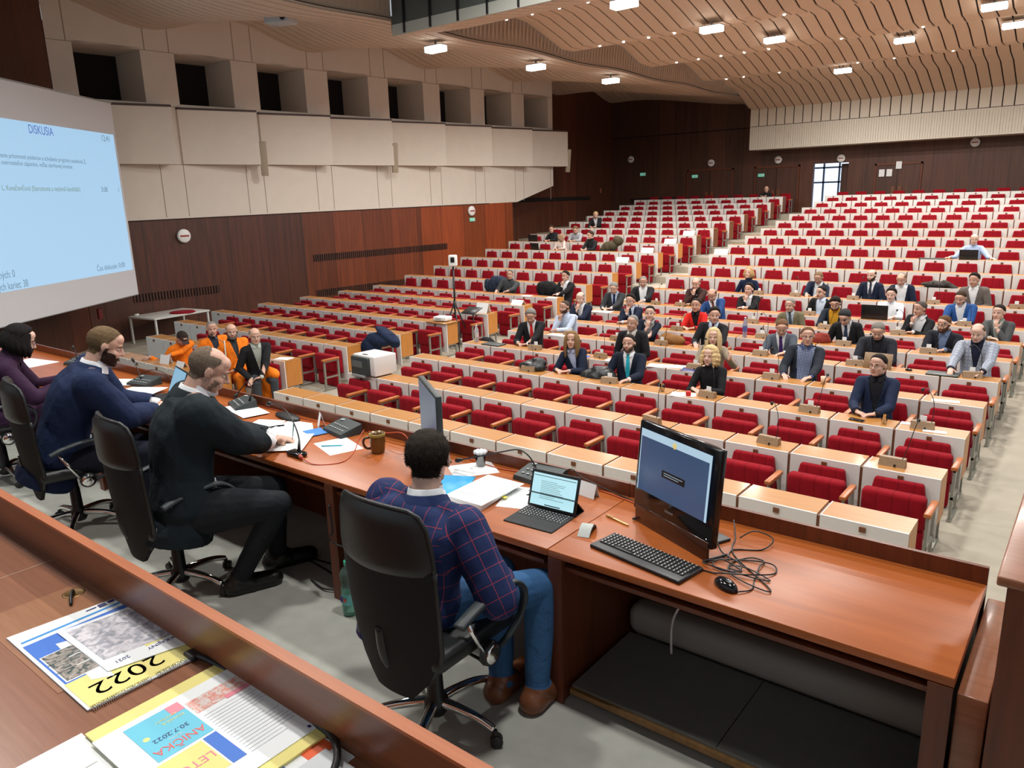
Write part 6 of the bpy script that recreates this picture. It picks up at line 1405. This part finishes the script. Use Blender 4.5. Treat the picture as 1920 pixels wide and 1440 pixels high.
t = empty('camera', (-12.02, 13.0, FZ(5)+1.95), radians(35)); tag(t, 'white camera with a dark lens window on top of the tripod', 'camera')
m = MB(); m.rbox((0, 0, .13), (.20, .16, .26), .03, 3); m.build('body', [M['white']], t); m = MB(); m.rbox((0, -.075, .15), (.10, .03, .13), .015, 2); m.build('lens', [M['blackgloss']], t)
t = empty('note_stand', (-11.72, 13.3, FZ(5))); tag(t, 'black stand with a tilted laptop tray beside the tripod', 'stand')
m = MB(); m.cyl((0, 0, 0), (0, 0, .88), .015); m.cyl((.05, 0, .2), (.34, -.55, 0), .014); m.build('pole', [M['black']], t)
m = MB(); m.rbox((0, -.05, .90), (.42, .34, .02), .004, 1, Matrix.Rotation(radians(20), 3, 'X')); m.build('tray', [M['black']], t)
# laptops
def backlid(loc, w, label, rz=0):
    t = empty('laptop', loc, rz); tag(t, label, 'laptop', 'open laptops among the audience')
    m = MB(); m.rbox((0, .18*w/.4, .01), (w, w*.6, .018), .004, 1); m.build('base', [M['dgrey']], t)
    m = MB(); m.rbox((0, -.04, w*.32), (w, .014, w*.62), .006, 2, Matrix.Rotation(radians(8), 3, 'X')); m.build('lid', [plain('lid_black', (.012, .012, .013), .3) if 'lid_black' not in bpy.data.materials else bpy.data.materials['lid_black']], t)
backlid(hall(12, -2.84, .14), .42, 'black open laptop of the bald man in the blue T-shirt'); backlid(hall(8, -3.66, .14), .50, 'large black laptop in front of the young man in a waistcoat', .06)
backlid(hall(13, -17.70, .16), .42, 'black laptop beside the boy by the left wall', .1); backlid(hall(12, -16.55, .16), .40, 'black laptop left of the child in pink', -.1)
for k, x, w, lab in ((12, -3.66, .6, 'closed dark laptop case left of the bald man in the blue T-shirt'), (5, -1.72, .42, 'slim black laptop lying under the hands of the man in the checked blazer'), (4, -9.10, .42, 'closed dark tablet beside the clear water bottle')):
    m = MB(); m.rbox((0, 0, .012), (w, .26, .022), .006, 2); place('laptop', m, [M['dgrey']], lab, 'laptop', hall(k, x, .17))
m = MB(); m.ell((0, 0, .012), (.05, .035, .022)); place('computer_mouse', m, [M['blackgloss']], 'black mouse left of the slim laptop on the fifth row', 'mouse', hall(5, -2.18, .2))
# soft heaps: coats and bags
def heap(name, loc, ells, c, label, cat, rz=0, sleeve=None, matk=None):
    m = MB()
    for cc, rr in ells: m.ell(cc, rr, 16, Matrix.Rotation(cc[0]*2, 3, 'Y'))
    if sleeve: m.tube(smoothpts(sleeve, 6), .055, 10)
    r = m.mesh(name, []); r2 = remesh(r, .018); bpy.data.meshes.remove(r); v = np.empty(len(r2.vertices)*3); r2.vertices.foreach_get('co', v); v = v.reshape(-1, 3)
    n = np.empty(len(r2.vertices)*3); r2.vertices.foreach_get('normal', n); n = n.reshape(-1, 3); v = v+n*(wob(v, 16)*.022+wob(v, 48)*.008)[:, None]
    r2.vertices.foreach_set('co', v.ravel()); r2.name = name; r2.materials.append(matk or fab(c, bump=.7)); r2.update()
    o = mesh_obj(name, r2, None, loc); o.rotation_euler = (0, 0, rz); return tag(o, label, cat)
heap('coat', (-11.32, 10.0, -.46), [((.22, 0, .16), (.34, .16, .08)), ((.02, -.05, .05), (.34, .19, .14)), ((-.2, -.1, -.14), (.24, .16, .24)), ((-.28, -.12, -.38), (.17, .14, .22)), ((-.02, -.1, -.25), (.15, .10, .26)), ((.35, .02, .05), (.16, .12, .12))], (.012, .022, .055), 'navy blue coat with grey lining thrown over the aisle seats of the left block', 'coat')
heap('coat', (-14.35, 17.4, -.24), [((0, 0, -.05), (.30, .20, .34)), ((.2, 0, .08), (.28, .2, .2)), ((-.25, 0, -.1), (.16, .15, .32))], (.020, .030, .055), 'dark blue quilted coats heaped on the seat beside the man in the grey sweater', 'coat')
heap('coat', (-12.40, 17.35, -.27), [((0, 0, -.05), (.38, .20, .30)), ((-.2, 0, .0), (.2, .18, .24))], (.008, .008, .009), 'black coat piled beside the man holding his chin', 'coat')
heap('coat', (-13.70, 23.0, .60), [((-.1, 0, -.06), (.34, .2, .20)), ((.2, .05, .14), (.20, .16, .18)), ((-.3, 0, -.14), (.2, .2, .12))], (.075, .062, .035), 'olive brown coat heaped over a seat in the upper left rows', 'coat')
heap('handbag', hall(3, -7.22, .32, .05), [((0, 0, 0), (.26, .16, .10)), ((.1, .05, .07), (.14, .1, .08))], (.012, .012, .012), 'black bag with straps lying on the third row desk', 'bag', matk=M['leather'])
heap('leather_jacket', (-6.08, 9.75, -.47), [((0, 0, 0), (.30, .20, .12)), ((.15, 0, .06), (.22, .16, .10)), ((-.2, 0, -.05), (.2, .15, .08))], (.02, .022, .018), 'dark leather jacket crumpled between the woman in navy and the turquoise tie', 'jacket', matk=M['leather'])
heap('handbag', hall(5, -6.20, .42, .04), [((0, 0, .02), (.28, .14, .11)), ((-.14, .02, .06), (.12, .1, .09))], (.22, .10, .03), 'brown handbag and scarf on the fifth row desk', 'bag')
heap('handbag', hall(10, -3.05, .12, .06), [((0, 0, 0), (.32, .16, .08)), ((.3, 0, -.02), (.22, .14, .06))], (.04, .035, .03), 'dark bags lying on the tenth row desk behind the man in the white shirt', 'bag')
heap('handbag', hall(6, -3.92, .3, .04), [((0, 0, 0), (.18, .12, .12)), ((.05, 0, .08), (.1, .08, .06))], (.22, .03, .02), 'dark red bag on the sixth row desk behind the checked shirt', 'bag')
heap('backpack', (-10.55, 12.4, -.95), [((0, 0, 0), (.22, .2, .28))], (.008, .008, .010), 'black bag standing in the middle aisle beside a seat', 'bag')
wj = heap('work_jacket', (-11.25, 7.35, -.62), [((.05, 0, .06), (.22, .10, .10)), ((-.05, 0, -.14), (.19, .08, .20)), ((-.12, 0, -.4), (.13, .08, .24)), ((.08, 0, -.36), (.09, .07, .2))], (.85, .20, .01), 'orange work jacket hanging over the end armrest next to the elderly man', 'jacket')
m = MB(); m.ell((-.12, 0, -.55), (.145, .095, .06)); m.ell((.08, 0, -.5), (.10, .08, .06)); m.build('navy_hem', [fab((.03, .035, .06))], wj)
# papers, cards, cups
def hsheet(k, x, off, w, d, label, rz=0, mat=None):
    m = MB(); m.rbox((0, 0, .003), (w, d, .006), .001, 1); o = place('paper_sheet', m, [mat or M['paper']], label, 'paper', hall(k, x, off), 'papers on the audience desks', radians(rz))
for a in ((3, -1.33, .12, .24, .10, 'white slip on the last desk of the third row', 5), (4, -1.45, .12, .32, .12, 'white paper on the last desk of the fourth row', 8), (3, -1.66, .3, .12, .1, 'small pale note beside the microphone box in the third row', 0), (4, -6.35, .12, .40, .2, 'open white papers on the fourth row behind the turquoise tie', 10),
          (5, -8.56, .1, .38, .2, 'white papers in front of the man in the light blue shirt', 0), (4, -5.45, .15, .6, .24, 'spread white papers on the fourth row left of the blond women', 14), (3, -4.45, .14, .34, .22, 'white papers before the woman in the black zip top', 20), (7, -9.3, .12, .5, .24, 'white papers before the man with the navy tie', 5),
          (8, -11.75, .12, .3, .2, 'white paper at the aisle end of the eighth row, left block', 0), (8, -12.6, .12, .3, .2, 'white papers before the man holding his chin', 4), (2, -11.75, .16, .30, .22, 'white paper on the aisle end desk behind the elderly man', 20), (9, -8.35, .1, .4, .2, 'white paper at the left of the ninth row desks', 0)): hsheet(*a)
hsheet(4, -5.0, .12, .30, .22, 'blue folder on the fourth row desk beside the microphone box', 10, plain('blue_folder2', (.03, .04, .20), .5))
hsheet(4, -7.0, .14, .16, .12, 'bright blue notebook on the fourth row desk by the woman in navy', 0, plain('blue_note', (.02, .10, .62), .5))
for k, x, lab in ((14, -11.85, 'white folded sign on the fourteenth row desk at the middle aisle'), (13, -11.85, 'white folded sign on the thirteenth row desk at the middle aisle'), (12, -11.95, 'white folded sign on the twelfth row desk at the middle aisle'), (11, -12.05, 'white folded sign on the eleventh row desk at the middle aisle'), (12, -9.42, 'white folded sign on the first desk right of the aisle, twelfth row')):
    tent(hall(k, x, .14), 0, .44, .16, lab, d=.14)
tent(hall(6, -11.82, .2), .1, .34, .24, 'tall white slanted notice at the aisle end of the sixth row, left block', d=.2); tent(hall(7, -11.85, .2), 0, .36, .12, 'white folded notice at the aisle end of the seventh row, left block', d=.2)
tent(hall(1, -13.36, .2), .15, .26, .16, 'white folded card on the front desk before the orange workers', d=.1); tent(hall(1, -12.82, .2), 0, .26, .10, 'cream folded card on the front desk before the orange workers', d=.1)
for k, x, off, lab in ((3, -1.87, .14, 'clear empty glass beside the phone on the third row'), (3, -4.78, .14, 'clear glass left of the woman in the black zip top')): tumbler(hall(k, x, off), lab, .038, .11, 'glasses on the audience desks')
m = MB(); m.lathe([(0, 0), (.03, 0), (.04, .11), (.036, .11), (.028, .008), (0, .008)], n=16); place('paper_cup', m, [plain('cup_beige', (.70, .52, .36), .6)], 'beige paper cup on the desk right of the man in the checked shirt', 'cup', hall(4, -3.02, .25))
m = MB(); m.rbox((0, 0, .008), (.17, .08, .014), .004, 2); place('mobile_phone', m, [M['blackgloss']], 'black mobile phone lying on the third row desk', 'phone', hall(3, -2.17, .12), rz=-.15)
def bottle(loc, h, c, lab, lc):
    t = empty('water_bottle', loc); tag(t, lab, 'bottle')
    m = MB(); m.lathe([(0, .002), (.035, 0), (.042, .02), (.040, h*.35), (.043, h*.6), (.040, h*.72), (.016, h*.92), (.015, h*.96)], n=18); m.build('body', [plain('pet_%d' % int(h*100), c, .08, trans=.7, ior=1.2)], t)
    m = MB(); m.lathe([(0, h), (.018, h), (.018, h*.95), (0, h*.95)], n=14); m.build('cap', [M['white']], t); m = MB(); m.lathe([(.0425, h*.3), (.0445, h*.56)], n=18); m.build('label', [colm(lc, .5, 'paint')], t)
bottle(hall(4, -9.57, .22), .34, (.75, .80, .85), 'clear water bottle at the aisle end of the fourth row, right block', (.55, .5, .5)); bottle(hall(6, -5.26, .12), .38, (.55, .62, .75), 'clear bottle with a violet label on the sixth row desk', (.10, .12, .35))
m = MB(); m.rbox((0, 0, 0), (.07, .07, .07), .012, 2); place('microphone_cube', m, [colm((.65, .02, .02), .5, 'paint')], 'red broadcaster microphone cube before the woman in the black zip top', 'microphone cube', hall(3, -4.36, .1, .04), rz=.4)
t = empty('folder_board', hall(5, -2.60, .12), .0); tag(t, 'brown board standing open in front of the grey-haired man writing', 'board'); m = MB(); m.rbox((0, 0, .12), (.40, .015, .24), .003, 1, Matrix.Rotation(radians(-18), 3, 'X')); m.build('panel', [M['brownwood']], t)
# folding table and red lid by the left wall
t = empty('folding_table', (-19.85, 10.1, -1.25), radians(8)); tag(t, 'white folding table standing by the brown wall under the screen', 'table')
m = MB(); m.rbox((0, 0, .74), (1.15, 1.7, .045), .008, 2); m.build('tabletop', [plain('table_grey', (.60, .60, .56), .5)], t)
for sx in (-1, 1):
    for sy in (-1, 1): m = MB(); m.box(sx*.53-.022, sy*.80-.022, 0, sx*.53+.022, sy*.80+.022, .72); m.build('leg', [bpy.data.materials['table_grey']], t)
m = MB(); m.lathe([(0, .03), (.30, .03), (.34, .0), (0, 0)], n=28); place('seat_cushion', m, [M['red']], 'dark red round cushion lying on the white folding table', 'cushion', (-19.62, 10.35, -.487))
m = MB(); m.lathe([(0, .035), (.06, .035), (.065, 0), (0, 0)], n=16); place('paper_roll', m, [M['white']], 'small white roll on the corner of the folding table', 'roll', (-20.28, 9.42, -.487))
# microphone stand among the workers
t = empty('microphone_stand', (-12.0, 7.0, FZ(1))); tag(t, 'grey microphone stand rising between the orange workers', 'microphone stand')
m = MB(); m.cyl((0, 0, 0), (.02, 0, 1.25), .012); m.cyl((.02, 0, 1.20), (-.55, .12, 1.27), .007); m.build('pole', [M['steel']], t); m = MB(); m.lathe([(0, .02), (.12, .015), (.13, 0), (0, 0)], n=18); m.build('base', [M['black']], t); m = MB(); m.ell((-.58, .125, 1.275), (.035, .022, .022)); m.build('microphone', [M['black']], t)
